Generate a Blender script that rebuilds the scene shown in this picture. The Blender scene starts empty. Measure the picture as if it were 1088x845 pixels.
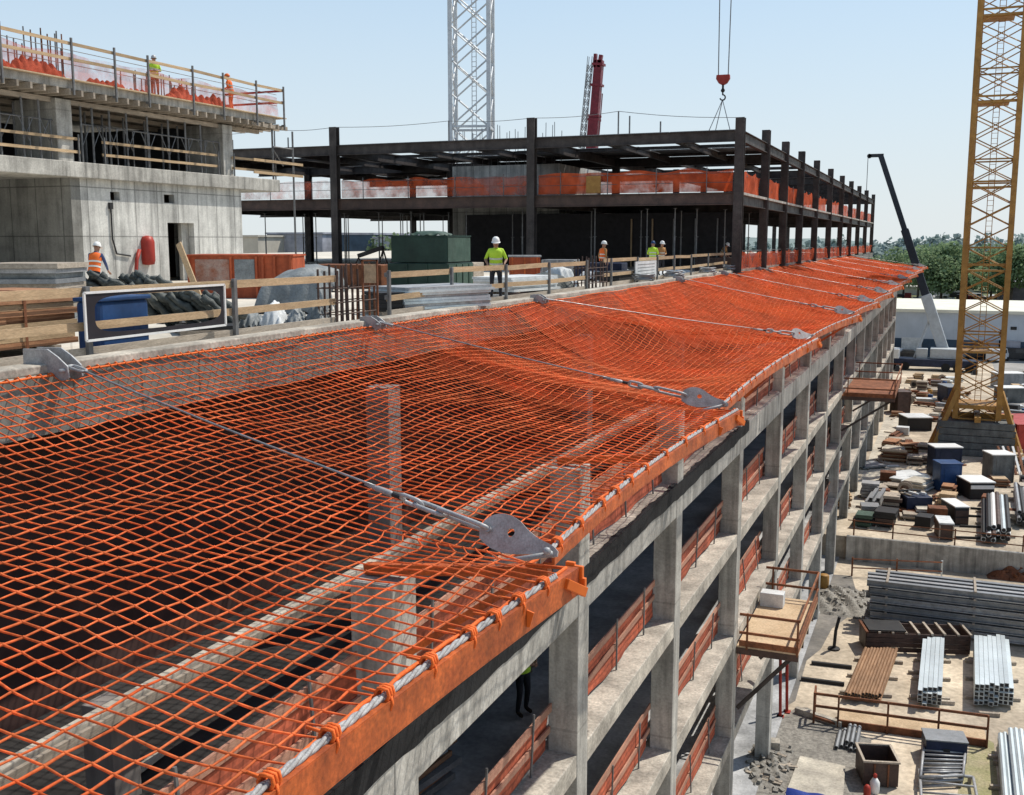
import bpy, math, random
from mathutils import Vector, Matrix
random.seed(7)
V=Vector
R=math.radians
scene=bpy.context.scene
COL=scene.collection
# ------------------------------------------------------------------ camera survey
F_PX=1125.0; CX=544.0; CY=422.5; HOR=256.0; VPX=1010.0
PITCH=math.atan((CY-HOR)/F_PX)
YAW=math.atan((VPX-CX)/F_PX/math.sqrt(1+((CY-HOR)/F_PX)**2))
CAM=V((0,0,1.8))
_fh=V((-math.sin(YAW),math.cos(YAW),0)); _r=V((math.cos(YAW),math.sin(YAW),0))
_f=_fh*math.cos(PITCH)+V((0,0,-math.sin(PITCH))); _u=_r.cross(_f)
def ray(px,py): return _f+_r*((px-CX)/F_PX)-_u*((py-CY)/F_PX)
def gp(px,py,z):
    d=ray(px,py); return CAM+d*((z-CAM.z)/d.z)
def gx(px,py,x):
    d=ray(px,py); return CAM+d*((x-CAM.x)/d.x)
def gy(px,py,y):
    d=ray(px,py); return CAM+d*((y-CAM.y)/d.y)
cd=bpy.data.cameras.new('camera'); cam=bpy.data.objects.new('camera',cd); COL.objects.link(cam)
cam.location=CAM; cam.rotation_euler=(math.pi/2-PITCH,0,YAW)
cd.sensor_fit='HORIZONTAL'; cd.sensor_width=36; cd.lens=36*F_PX/1088; cd.clip_start=.1; cd.clip_end=6000
scene.camera=cam

# ------------------------------------------------------------------ light
SUN_AZ=R(36); SUN_EL=R(56)
sd=V((math.sin(SUN_AZ)*math.cos(SUN_EL),math.cos(SUN_AZ)*math.cos(SUN_EL),math.sin(SUN_EL)))
w=bpy.data.worlds.new('World'); scene.world=w; w.use_nodes=True
nt=w.node_tree; bg=nt.nodes['Background']
sky=nt.nodes.new('ShaderNodeTexSky'); sky.sky_type='NISHITA'; sky.sun_disc=False
sky.sun_elevation=SUN_EL; sky.sun_rotation=SUN_AZ; sky.air_density=1.0; sky.dust_density=.6; sky.ozone_density=1.5; sky.altitude=0
bg.inputs[1].default_value=.13
# summer haze: the lower sky whitens towards the horizon
tc=nt.nodes.new('ShaderNodeTexCoord'); sx=nt.nodes.new('ShaderNodeSeparateXYZ'); nt.links.new(tc.outputs['Generated'],sx.inputs[0])
mr=nt.nodes.new('ShaderNodeMapRange'); mr.interpolation_type='SMOOTHSTEP'; mr.inputs[1].default_value=-.02; mr.inputs[2].default_value=.55; mr.inputs[3].default_value=.95; mr.inputs[4].default_value=.25
nt.links.new(sx.outputs[2],mr.inputs[0])
hr=nt.nodes.new('ShaderNodeValToRGB'); hr.color_ramp.elements[0].position=0; hr.color_ramp.elements[0].color=(5.9,6.35,6.5,1); hr.color_ramp.elements[1].position=.26; hr.color_ramp.elements[1].color=(4.6,6.1,7.4,1)
nt.links.new(sx.outputs[2],hr.inputs[0])
mxs=nt.nodes.new('ShaderNodeMix'); mxs.data_type='RGBA'; nt.links.new(mr.outputs[0],mxs.inputs[0]); nt.links.new(sky.outputs[0],mxs.inputs[6]); nt.links.new(hr.outputs[0],mxs.inputs[7])
nt.links.new(mxs.outputs[2],bg.inputs[0])
ld=bpy.data.lights.new('sun','SUN'); ld.energy=4.7; ld.angle=R(.55); ld.color=(1,.94,.845)
lo=bpy.data.objects.new('sun',ld); COL.objects.link(lo); lo.location=(0,0,80)
lo.rotation_euler=sd.to_track_quat('Z','Y').to_euler()
scene.view_settings.view_transform='Standard'; scene.view_settings.look='None'; scene.view_settings.exposure=0; scene.view_settings.gamma=1

# ------------------------------------------------------------------ materials
def M(name,c1,c2=None,scale=3,rough=.8,metal=0,bump=.0,stretch=(1,1,1),big=.35,bigscale=.35,rnd=0,seam=None,streak=0,alpha=None,transl=0,fine=0,spec=.3):
    m=bpy.data.materials.new(name); m.use_nodes=True; n=m.node_tree.nodes; l=m.node_tree.links
    b=n['Principled BSDF']; b.inputs['Roughness'].default_value=rough; b.inputs['Metallic'].default_value=metal
    b.inputs['Specular IOR Level'].default_value=spec
    if c2 is None: c2=tuple(x*.72 for x in c1)
    g=n.new('ShaderNodeNewGeometry'); mp=n.new('ShaderNodeMapping'); mp.inputs['Scale'].default_value=stretch
    l.new(g.outputs['Position'],mp.inputs['Vector'])
    def noise(sc,det=4,vec=None,ro=.6):
        t=n.new('ShaderNodeTexNoise'); t.inputs['Scale'].default_value=sc; t.inputs['Detail'].default_value=det; t.inputs['Roughness'].default_value=ro
        l.new(vec or mp.outputs[0],t.inputs['Vector']); return t
    def ramp(src,a,b_,lo,hi):
        r=n.new('ShaderNodeMapRange'); r.inputs[1].default_value=a; r.inputs[2].default_value=b_; r.inputs[3].default_value=lo; r.inputs[4].default_value=hi
        l.new(src,r.inputs[0]); return r.outputs[0]
    def mul(col,fac):
        x=n.new('ShaderNodeVectorMath'); x.operation='SCALE'; l.new(col,x.inputs[0]); l.new(fac,x.inputs['Scale']); return x.outputs[0]
    t1=noise(scale,6)
    mx=n.new('ShaderNodeMix'); mx.data_type='RGBA'
    mx.inputs[6].default_value=(*c1,1); mx.inputs[7].default_value=(*c2,1)
    l.new(ramp(t1.outputs[0],.35,.68,0,1),mx.inputs[0])
    col=mx.outputs[2]
    if big:
        t2=noise(bigscale,3,g.outputs['Position']); col=mul(col,ramp(t2.outputs[0],.3,.7,1-big,1+big*.4))
    if fine:
        t3=noise(scale*9,3); col=mul(col,ramp(t3.outputs[0],.3,.7,1-fine,1+fine))
    if streak:
        mp2=n.new('ShaderNodeMapping'); mp2.inputs['Scale'].default_value=(2.2,2.2,.16); l.new(g.outputs['Position'],mp2.inputs['Vector'])
        t4=noise(1.6,5,mp2.outputs[0]); col=mul(col,ramp(t4.outputs[0],.42,.72,1,1-streak))
    if seam:
        sx,sz,dk=seam
        sp=n.new('ShaderNodeSeparateXYZ'); l.new(g.outputs['Position'],sp.inputs[0])
        ad=n.new('ShaderNodeMath'); ad.operation='ADD'; l.new(sp.outputs[0],ad.inputs[0]); l.new(sp.outputs[1],ad.inputs[1])
        def line(src,per,wd):
            if per<=0: return None
            a=n.new('ShaderNodeMath'); a.operation='DIVIDE'; l.new(src,a.inputs[0]); a.inputs[1].default_value=per
            f=n.new('ShaderNodeMath'); f.operation='FRACT'; l.new(a.outputs[0],f.inputs[0])
            c=n.new('ShaderNodeMath'); c.operation='LESS_THAN'; l.new(f.outputs[0],c.inputs[0]); c.inputs[1].default_value=wd/per; return c.outputs[0]
        a=line(ad.outputs[0],sx,.05); b2=line(sp.outputs[2],sz,.05)
        if a and b2:
            mm=n.new('ShaderNodeMath'); mm.operation='MAXIMUM'; l.new(a,mm.inputs[0]); l.new(b2,mm.inputs[1]); a=mm.outputs[0]
        elif b2: a=b2
        col=mul(col,ramp(a,0,1,1,1-dk))
    if rnd:
        oi=n.new('ShaderNodeObjectInfo'); col=mul(col,ramp(oi.outputs['Random'],0,1,1-rnd,1+rnd))
    l.new(col,b.inputs['Base Color'])
    l.new(ramp(t1.outputs[0],.3,.7,max(0,rough-.1),min(1,rough+.1)),b.inputs['Roughness'])
    if bump:
        bp=n.new('ShaderNodeBump'); bp.inputs['Strength'].default_value=bump; bp.inputs['Distance'].default_value=.03
        tb=noise(scale*5,6); l.new(tb.outputs[0],bp.inputs['Height']); l.new(bp.outputs[0],b.inputs['Normal'])
    out=n['Material Output']; sh=b.outputs[0]
    if transl:
        tr=n.new('ShaderNodeBsdfTranslucent'); l.new(col,tr.inputs[0]); ms=n.new('ShaderNodeMixShader'); ms.inputs[0].default_value=transl
        l.new(sh,ms.inputs[1]); l.new(tr.outputs[0],ms.inputs[2]); sh=ms.outputs[0]
    if alpha is not None:
        tp=n.new('ShaderNodeBsdfTransparent'); ms=n.new('ShaderNodeMixShader'); ms.inputs[0].default_value=alpha
        t5=noise(1.3,3,g.outputs['Position']); l.new(ramp(t5.outputs[0],.35,.65,max(0,alpha-.22),min(1,alpha+.22)),ms.inputs[0])
        l.new(tp.outputs[0],ms.inputs[1]); l.new(sh,ms.inputs[2]); sh=ms.outputs[0]
    l.new(sh,out.inputs[0]); return m
MT={}
def mk(k,*a,**kw): MT[k]=M(k,*a,**kw)
mk('concrete',(.52,.50,.45),(.37,.355,.32),2.2,.88,bump=.3,streak=.55,big=.35,fine=.16,seam=(0,3.4,.2))
mk('concrete_ledge',(.52,.475,.40),(.30,.275,.235),1.7,.9,bump=.35,fine=.28,big=.4,bigscale=.9)
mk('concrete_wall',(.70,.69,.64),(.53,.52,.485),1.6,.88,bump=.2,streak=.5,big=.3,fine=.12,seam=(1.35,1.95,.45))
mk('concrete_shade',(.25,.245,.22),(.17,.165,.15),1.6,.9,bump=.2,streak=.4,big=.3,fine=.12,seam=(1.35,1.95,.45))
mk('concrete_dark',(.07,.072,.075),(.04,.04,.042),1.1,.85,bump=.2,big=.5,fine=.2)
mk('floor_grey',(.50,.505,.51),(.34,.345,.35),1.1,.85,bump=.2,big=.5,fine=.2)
mk('shade_floor',(.042,.039,.038),(.017,.016,.016),.8,.75,bump=.2,big=.6,fine=.25)  # shade under the net painted in as a near-black slab colour
mk('shade_black',(.075,.04,.034),(.04,.022,.02),1,.9)  # shade of the void painted in as maroon black
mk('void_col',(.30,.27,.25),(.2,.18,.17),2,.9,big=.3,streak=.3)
mk('liner',(.78,.105,.014),(.62,.075,.010),2.2,.8,alpha=.55,transl=.45,big=.15)
mk('liner_thick',(.80,.115,.015),(.66,.085,.011),2.2,.8,alpha=.72,transl=.42,big=.15)
mk('liner_thin',(.80,.12,.02),(.62,.08,.012),2.2,.8,alpha=.24,transl=.4,big=.15)
mk('band',(.010,.011,.013),(.005,.005,.006),2.5,.85,bump=.4,fine=.3)
mk('deck',(.68,.625,.53),(.54,.50,.425),.9,.9,bump=.12,big=.3,bigscale=.25,fine=.08,seam=(4.8,0,.25))
mk('sand',(.60,.51,.39),(.44,.37,.28),.45,.95,bump=.35,big=.45,bigscale=.2,fine=.22)
mk('gravel',(.34,.32,.28),(.15,.14,.125),7,.95,bump=.8,big=.3,fine=.35)
mk('wet',(.12,.115,.11),(.24,.22,.19),.6,.7,bump=.2,big=.4,fine=.2)
mk('asphalt',(.36,.345,.32),(.28,.27,.25),.3,.9,big=.2,fine=.1)
mk('grass',(.10,.13,.05),(.16,.15,.07),.3,.95,big=.3,fine=.2)
mk('weeds',(.27,.26,.13),(.42,.36,.24),1.2,.95,big=.3,fine=.3)
mk('pad',(.62,.57,.47),(.36,.33,.28),1.1,.9,big=.3,fine=.2)
mk('steel_dark',(.085,.072,.066),(.05,.042,.04),2.0,.6,.2,big=.35,fine=.2,streak=.3)
mk('steel_brown',(.105,.065,.052),(.06,.042,.036),2.0,.6,.1,big=.35,fine=.2)
mk('deck_sheet',(.36,.35,.34),(.24,.23,.22),1.2,.55,.3,big=.3,seam=(.6,0,.4))
mk('galv',(.40,.405,.41),(.26,.26,.265),5,.55,.25,big=.25,fine=.2)
mk('plate',(.46,.42,.40),(.30,.26,.245),5,.6,.2,big=.2,fine=.2)
mk('galv_pale',(.62,.68,.70),(.48,.54,.56),3,.45,.3,big=.2,fine=.1,rnd=.12)
mk('steel_grey',(.30,.31,.32),(.2,.21,.22),3,.5,.4,big=.25,fine=.15,rnd=.15)
mk('post',(.21,.21,.21),(.13,.13,.13),6,.55,.4,big=.2)
mk('wire',(.36,.36,.355),(.2,.2,.2),9,.4,.6,big=.1)
mk('rebar',(.13,.085,.07),(.07,.05,.045),8,.7,.3,rnd=.2)
mk('rust',(.26,.10,.045),(.13,.055,.03),3,.8,.1,bump=.3,fine=.25,rnd=.2)
mk('wood',(.50,.36,.215),(.36,.25,.145),5,.8,stretch=(3,.35,3),big=.2,fine=.25,rnd=.18,bump=.2)
mk('wood_old',(.42,.36,.29),(.27,.23,.185),5,.85,stretch=(3,.35,3),big=.25,fine=.25,rnd=.2,bump=.2)
mk('timber_red',(.42,.215,.11),(.27,.125,.065),4,.8,stretch=(1,1,9),big=.25,fine=.25,seam=(0,.13,.55),bump=.2)
mk('brown_pipe',(.32,.185,.10),(.2,.11,.06),2,.75,stretch=(6,.6,2),big=.25,fine=.25,rnd=.15)
mk('ply',(.56,.42,.27),(.43,.31,.19),1.5,.8,big=.25,fine=.2)
mk('net',(.93,.245,.075),(.72,.125,.03),1.3,.75,big=.25,bigscale=.7,transl=.35,fine=.35)
mk('net_rope',(.85,.17,.03),(.6,.1,.015),14,.75,big=.1,fine=.3)
mk('orange_paint',(.60,.13,.025),(.36,.075,.02),2.6,.55,big=.35,bigscale=1.1,fine=.3,streak=.35,bump=.15,spec=.35)
mk('orange_bright',(.80,.17,.02),(.62,.12,.015),2,.5,big=.1)
mk('panel_red',(.46,.105,.05),(.30,.07,.035),1.3,.8,big=.45,bigscale=.8,fine=.3,rnd=.4,seam=(0,.14,.3))
mk('panel_board',(.46,.25,.17),(.34,.16,.11),4,.85,stretch=(3,.5,3),big=.3,fine=.25,rnd=.2)
mk('mesh_orange',(.78,.13,.035),(.58,.085,.022),2.2,.8,alpha=.62,transl=.35,big=.3,bigscale=.8)
mk('mesh_dense',(.80,.135,.04),(.60,.085,.022),2.2,.8,alpha=.93,transl=.35,big=.3,bigscale=.8)
mk('mesh_pink',(.80,.20,.12),(.65,.14,.08),1.2,.8,alpha=.34,transl=.4,big=.2)
mk('mesh_heap',(.55,.085,.03),(.35,.05,.02),7,.85,bump=.8,big=.4,fine=.3,transl=.2)
mk('rust_orange',(.50,.105,.035),(.36,.075,.03),1.2,.65,big=.35,fine=.15,streak=.35)
mk('faded_panel',(.42,.32,.27),(.30,.10,.05),2.6,.7,big=.3,fine=.2)
mk('green_box',(.017,.05,.037),(.011,.034,.026),1.5,.5,big=.3,fine=.12,streak=.3)
mk('green_faded',(.065,.11,.082),(.035,.07,.052),2,.6,big=.3,fine=.2,streak=.35)
mk('blue',(.018,.065,.19),(.012,.045,.13),1.6,.45,big=.25,fine=.08)
mk('blue_dark',(.02,.03,.07),(.012,.02,.045),2,.5,big=.3,fine=.15)
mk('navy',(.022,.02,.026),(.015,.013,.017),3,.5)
mk('white',(.78,.78,.76),(.66,.66,.64),3,.5,big=.12,fine=.06)
mk('white_sheet',(.68,.70,.70),(.5,.52,.52),2.4,.6,big=.2,fine=.12)
mk('tarp',(.27,.29,.29),(.15,.165,.17),2.2,.55,bump=.6,big=.35,fine=.2)
mk('rope_grey',(.44,.43,.42),(.26,.25,.245),9,.6,big=.2,fine=.3)
mk('tarp_blue',(.02,.05,.28),(.012,.03,.18),3,.5,bump=.3)
mk('black',(.02,.02,.022),(.03,.03,.03),4,.6)
mk('black_bag',(.035,.042,.04),(.13,.14,.125),5,.5,bump=.5,big=.3,stretch=(1.5,1.5,3))
mk('yellow',(.42,.225,.055),(.30,.155,.04),2,.55,big=.2,fine=.12)
mk('crane_white',(.62,.65,.67),(.5,.52,.54),3,.5,.1,big=.15)
mk('crane_red',(.22,.02,.035),(.14,.013,.022),2,.4,big=.2)
mk('boom_dark',(.028,.032,.04),(.02,.022,.028),2,.45,big=.2)
mk('boom_grey',(.50,.53,.54),(.42,.44,.45),2,.45,big=.15)
mk('ballast',(.19,.20,.195),(.12,.125,.12),1.5,.85,big=.3,fine=.2,streak=.3,bump=.2)
mk('red_paint',(.42,.045,.03),(.3,.03,.02),2,.5,big=.25)
mk('warehouse',(.47,.52,.58),(.42,.47,.53),.4,.6,big=.1,seam=(2.4,0,.12))
mk('roof_cream',(.74,.72,.60),(.66,.64,.53),.4,.7,big=.15)
mk('wall_blue',(.04,.075,.12),(.03,.06,.10),.6,.6)
mk('far_wall',(.52,.49,.42),(.46,.43,.37),.3,.8,big=.15)
mk('far_brick',(.16,.14,.16),(.12,.105,.12),.5,.8)
mk('far_grey',(.40,.41,.46),(.33,.34,.39),.4,.8,seam=(1.6,1.2,.2))
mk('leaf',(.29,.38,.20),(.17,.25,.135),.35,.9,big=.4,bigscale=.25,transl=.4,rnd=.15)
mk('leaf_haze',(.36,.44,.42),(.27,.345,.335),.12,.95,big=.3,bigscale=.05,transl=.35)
mk('bark',(.12,.09,.07))
mk('skin',(.38,.21,.14),(.33,.18,.12),6,.6)
mk('trousers',(.03,.032,.04),(.02,.02,.026),5,.85)
mk('trousers_brown',(.22,.09,.05),(.16,.06,.035),5,.85)
mk('lime',(.48,.72,.05),(.40,.62,.04),4,.7,seam=(0,.42,0),big=.1)
mk('hivis_orange',(.85,.17,.03),(.72,.13,.02),4,.7,big=.1)
mk('tan',(.42,.22,.08),(.33,.16,.06),4,.8)
mk('shirt_blue',(.06,.09,.2),(.04,.06,.14),4,.8)
mk('reflect',(.68,.69,.62),(.6,.6,.55),5,.4)
mk('boot',(.03,.02,.015))
mk('glass',(.03,.04,.05),(.02,.03,.04),1,.12,spec=.6)
mk('tyre',(.02,.02,.02),(.03,.03,.03),4,.85)
mk('car_white',(.72,.72,.72),(.68,.68,.68),1,.3)
mk('car_dark',(.03,.032,.036),(.025,.026,.03),1,.3)
mk('car_red',(.28,.03,.025),(.24,.025,.02),1,.3)
mk('car_grey',(.25,.26,.27),(.22,.23,.24),1,.3)

# ------------------------------------------------------------------ mesh builder
class MB:
    def __init__(s): s.v=[]; s.f=[]; s.mi=[]; s.m=0
    def add(s,vs,fs):
        o=len(s.v); s.v+=[V(x) for x in vs]; s.f+=[tuple(i+o for i in f) for f in fs]; s.mi+=[s.m]*len(fs); return s
    def box(s,c,d,rot=None):
        c=V(c); hx,hy,hz=d[0]/2,d[1]/2,d[2]/2
        vs=[V((x,y,z)) for z in(-hz,hz) for x,y in((-hx,-hy),(hx,-hy),(hx,hy),(-hx,hy))]
        if rot is not None:
            if not isinstance(rot,Matrix): rot=Matrix.Rotation(rot,3,'Z')
            vs=[rot@v for v in vs]
        return s.add([v+c for v in vs],[(3,2,1,0),(4,5,6,7),(0,1,5,4),(1,2,6,5),(2,3,7,6),(3,0,4,7)])
    def box2(s,a,b): return s.box([(a[i]+b[i])/2 for i in range(3)],[abs(b[i]-a[i]) for i in range(3)])
    def frame(s,p,q,up=(0,0,1)):
        d=(V(q)-V(p)).normalized(); up=V(up)
        if abs(d.dot(up))>.98: up=V((0,1,0)) if abs(d.y)<.9 else V((1,0,0))
        a=d.cross(up).normalized(); b=a.cross(d); return d,a,b
    def bar(s,p,q,w,h,up=(0,0,1)):
        p=V(p);q=V(q); d,a,b=s.frame(p,q,up); a=a*w/2; b=b*h/2
        vs=[p-a-b,p+a-b,p+a+b,p-a+b,q-a-b,q+a-b,q+a+b,q-a+b]
        return s.add(vs,[(0,1,2,3),(7,6,5,4),(0,4,5,1),(1,5,6,2),(2,6,7,3),(3,7,4,0)])
    def ibeam(s,p,q,w,h,tw=.03,tf=.04):
        p=V(p);q=V(q); d,a,b=s.frame(p,q)
        s.bar(p+b*(h/2-tf/2),q+b*(h/2-tf/2),w,tf); s.bar(p-b*(h/2-tf/2),q-b*(h/2-tf/2),w,tf)
        return s.bar(p,q,tw,h-2*tf-.004)
    def tube(s,pts,r,n=6,closed=False):
        pts=[V(p) for p in pts]; L=len(pts); rings=[]; pa=None
        for i,p in enumerate(pts):
            if closed: d=pts[(i+1)%L]-pts[i-1]
            else: d=pts[min(i+1,L-1)]-pts[max(i-1,0)]
            d.normalize()
            if pa is None:
                u=V((0,0,1)) if abs(d.z)<.9 else V((1,0,0)); a=d.cross(u).normalized()
            else:
                a=(pa-d*pa.dot(d)).normalized()
            pa=a; b=a.cross(d); rr=r[i] if isinstance(r,(list,tuple)) else r
            rings.append([p+(a*math.cos(2*math.pi*k/n)+b*math.sin(2*math.pi*k/n))*rr for k in range(n)])
        vs=[v for g in rings for v in g]; fs=[]
        for i in range(L if closed else L-1):
            j=(i+1)%L
            for k in range(n): fs.append((i*n+k,i*n+(k+1)%n,j*n+(k+1)%n,j*n+k))
        if not closed: fs+=[tuple(range(n))[::-1],tuple((L-1)*n+k for k in range(n))]
        return s.add(vs,fs)
    def lathe(s,c,prof,n=14,sc=(1,1)):
        c=V(c); vs=[];fs=[]
        for r,z in prof: vs+=[c+V((r*sc[0]*math.cos(2*math.pi*k/n),r*sc[1]*math.sin(2*math.pi*k/n),z)) for k in range(n)]
        for i in range(len(prof)-1):
            for k in range(n): fs.append((i*n+k,i*n+(k+1)%n,(i+1)*n+(k+1)%n,(i+1)*n+k))
        fs+=[tuple(range(n))[::-1],tuple((len(prof)-1)*n+k for k in range(n))]
        return s.add(vs,fs)
    def ball(s,c,r,n=8):
        if not isinstance(r,(tuple,list)): r=(r,r,r)
        vs=[V(c)+V((0,0,-r[2]))];m=n//2;fs=[]
        for i in range(1,m):
            t=-math.pi/2+math.pi*i/m
            vs+=[V(c)+V((r[0]*math.cos(t)*math.cos(2*math.pi*k/n),r[1]*math.cos(t)*math.sin(2*math.pi*k/n),r[2]*math.sin(t))) for k in range(n)]
        vs.append(V(c)+V((0,0,r[2]))); e=len(vs)-1
        for k in range(n): fs.append((0,1+(k+1)%n,1+k)); fs.append((e,e-n+k,e-n+(k+1)%n))
        for i in range(m-2):
            for k in range(n): a=1+i*n; fs.append((a+k,a+(k+1)%n,a+n+(k+1)%n,a+n+k))
        return s.add(vs,fs)
    def prism(s,poly,p0,ax,ay,az,depth):
        p0=V(p0);ax=V(ax);ay=V(ay);az=V(az);n=len(poly)
        vs=[p0+ax*x+ay*y for x,y in poly]+[p0+ax*x+ay*y+az*depth for x,y in poly]
        return s.add(vs,[tuple(range(n))[::-1],tuple(range(n,2*n))]+[(i,(i+1)%n,n+(i+1)%n,n+i) for i in range(n)])
    def sheet(s,fn,nu,nv):
        vs=[fn(i/nu,j/nv) for j in range(nv+1) for i in range(nu+1)]; w_=nu+1
        return s.add(vs,[(j*w_+i,j*w_+i+1,(j+1)*w_+i+1,(j+1)*w_+i) for j in range(nv) for i in range(nu)])
WL={}
def obj(name,mb,mat,parent=None,smooth=False,bevel=0,label=None,base=None):
    vs=mb.v
    if parent is not None: o0=WL[parent]
    elif base is not None: o0=V(base)
    else:
        n=len(vs); o0=V((sum(v.x for v in vs)/n,sum(v.y for v in vs)/n,min(v.z for v in vs)))
    me=bpy.data.meshes.new(name); me.from_pydata([tuple(v-o0) for v in vs],[],mb.f)
    mats=mat if isinstance(mat,(list,tuple)) else [mat]
    for m in mats: me.materials.append(MT[m])
    if len(mats)>1: me.polygons.foreach_set('material_index',mb.mi)
    if smooth: me.polygons.foreach_set('use_smooth',[True]*len(me.polygons))
    me.update()
    ob=bpy.data.objects.new(name,me); COL.objects.link(ob)
    if parent is not None: ob.parent=parent
    else: ob.location=o0
    WL[ob]=o0.copy()
    if bevel:
        b=ob.modifiers.new('bevel','BEVEL'); b.width=bevel; b.segments=2; b.limit_method='ANGLE'
    if label: ob['label']=label
    return ob
def thing(name,label,cat,loc,group=None):
    o=bpy.data.objects.new(name,None); COL.objects.link(o); o.location=V(loc); o.empty_display_size=.3
    WL[o]=V(loc); o['label']=label; o['category']=cat
    if group: o['group']=group
    return o
def tag(o,label,cat,group=None):
    o['label']=label; o['category']=cat
    if group: o['group']=group
    return o
def struct(name,mb,mat,kind='structure',**k):
    o=obj(name,mb,mat,**k); o['kind']=kind; return o
ORD=['first','second','third','fourth','fifth','sixth','seventh','eighth','ninth','tenth','eleventh','twelfth','thirteenth','fourteenth','fifteenth','sixteenth','seventeenth','eighteenth','nineteenth','twentieth']
def rz(a): return Matrix.Rotation(a,3,'Z')

# ================================================================== GROUND
GL=-18.8; GU=-17.3; YW=70.2
mb=MB(); E_=3500
mb.add([(-E_,-200,GL),(E_,-200,GL),(E_,YW+.2,GL),(-E_,YW+.2,GL),(-E_,YW+.2,GU),(E_,YW+.2,GU),(E_,230,GU),(-E_,230,GU)],[(0,1,2,3),(3,2,5,4),(4,5,6,7)])
mb.m=1; mb.add([(-E_,230,GU),(E_,230,GU),(E_,E_*1.6,GU),(-E_,E_*1.6,GU)],[(0,1,2,3)])
struct('ground',mb,['sand','grass'])
def flat(name,pts,z,mat,kind='structure'):
    m=MB(); m.add([(p[0],p[1],z) for p in pts],[tuple(range(len(pts)))]); return struct(name,m,mat,kind)
def pxpoly(pp,z): return [gp(x,y,z) for x,y in pp]
flat('gravel',pxpoly([(858,752),(885,768),(926,786),(918,880),(790,900),(806,800),(822,770),(846,752)],GL),GL+.008,'gravel','stuff')
flat('wet_ground',pxpoly([(850,608),(905,612),(913,640),(902,655),(884,668),(872,690),(857,702),(845,745),(836,750),(843,690)],GL),GL+.004,'wet')
flat('weedy_ground',pxpoly([(1036,776),(1056,790),(1062,850),(1030,880),(1012,870),(1022,820)],GL),GL+.004,'weeds','stuff')
flat('parking_lot',pxpoly([(1072,470),(1060,404),(1054,385),(1250,380),(1400,470)],GU),GU+.006,'asphalt')
flat('yard_lane',pxpoly([(895,384),(960,384),(1500,384),(1500,372),(895,372)],GU),GU+.004,'asphalt')
flat('path',pxpoly([(942,440),(962,440),(930,545),(900,545)],GU),GU+.006,'pad')
# deck of the left-hand building
DX=-11.3
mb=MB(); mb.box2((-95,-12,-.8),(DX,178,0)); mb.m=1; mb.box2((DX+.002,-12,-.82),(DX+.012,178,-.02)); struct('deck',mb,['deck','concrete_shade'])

# ================================================================== CONCRETE FRAME BUILDING UNDER THE NET
BX=-5.6; L1,L2,L3,L4=-3.88,-7.2,-10.5,-13.9
COLY=[3.4,10.4,17.0,24.2,32.4,41.0,49.6,58.2,66.8,75.4,84,92.6,101.2,109.8,118.4,127,135.6]
bld=thing('concrete_frame_building','long open sided grey concrete frame building below the orange net','building',(BX,70,GL))
for y in COLY:
    m=MB(); top=-2.05
    m.box2((BX-.55,y-.29,GL),(BX,y+.29,top)); obj('column',m,'concrete',bld,bevel=.015)
for y in [10.4,18,30.3,42.5,55,67.5,80,92.5,105,117.5,130]:
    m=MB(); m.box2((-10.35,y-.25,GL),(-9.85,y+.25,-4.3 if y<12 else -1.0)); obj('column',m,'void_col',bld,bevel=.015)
m=MB(); m.box2((BX-.53,-2,L1-.78),(BX-.015,136.2,L1)); obj('edge_beam',m,'concrete',bld,bevel=.02)
m=MB(); m.box2((BX-1.15,-2,L1-.3),(BX-.533,136.2,L1-.003)); obj('ledge',m,'concrete_ledge',bld)
m=MB(); m.box2((BX-.53,-2,L1+.002),(BX-.1,136.2,L1+.03)); obj('ledge',m,'concrete_ledge',bld)
# black membrane with ragged lower edge
def band(u,v):
    y=2+u*31.5; z=L1+.05-v*(.36+.018*math.sin(y*1.1)+.014*math.sin(y*3.7)+.012*math.sin(y*9)*(math.sin(y*1.9)>.3)); return V((BX+.010+.008*math.sin(y*2.3)*v,y,z))
m=MB(); m.sheet(band,220,3)
def band2(u,v):
    y=2+u*31.5; return V((BX+.004-v*(.10+.03*math.sin(y*2.7)+.02*math.sin(y*11)),y,L1+.05))
m.sheet(band2,220,1)
o=obj('membrane_strip',m,'band',bld,label='ragged black membrane strip along the top slab edge')
for z in (L2,L3,L4):
    m=MB(); m.box2((BX-.7,-2,z-.42),(BX-.012,136.2,z)); obj('floor_edge',m,'concrete_ledge',bld,bevel=.02)
    m=MB(); m.box2((-13,-2,z-.3),(BX-.702,136.2,z-.004)); obj('floor_slab',m,'floor_grey',bld)
m=MB(); m.box2((-13,-2,GL+.02),(BX-.02,136.2,GL+.06)); obj('floor_slab',m,'floor_grey',bld)
m=MB(); m.box2((-13.3,-6,GL),(-13.02,150,-.82)); obj('back_wall',m,'shade_black',bld)  # dark wall added to keep the void under the deck black
m=MB(); m.box2((-13.0,136.3,GL),(BX-.3,136.6,-2.5)); obj('end_wall',m,'concrete',bld)
m=MB(); m.box2((-9.70,-2,-4.32),(-9.52,136,-4.06)); obj('inner_beam',m,'pad',bld,bevel=.02)
m=MB(); m.box2((-9.50,8,-4.25),(-9.44,40,-4.12)); obj('beam_board',m,'wood_old',bld)
m=MB(); m.box2((-13,-2,-5.9),(BX-1.16,136,-5.7)); obj('roof_slab',m,'shade_floor',bld,label='slab under the net with shade painted into its dark colour')
for y in COLY[1::2]:
    m=MB(); m.box2((-13,y-.2,L2-.95),(BX-.6,y+.2,L2-.31)); obj('cross_beam',m,'concrete',bld)
    m=MB(); m.box2((-13,y-.2,L3-.95),(BX-.6,y+.2,L3-.31)); obj('cross_beam',m,'concrete',bld)

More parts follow.
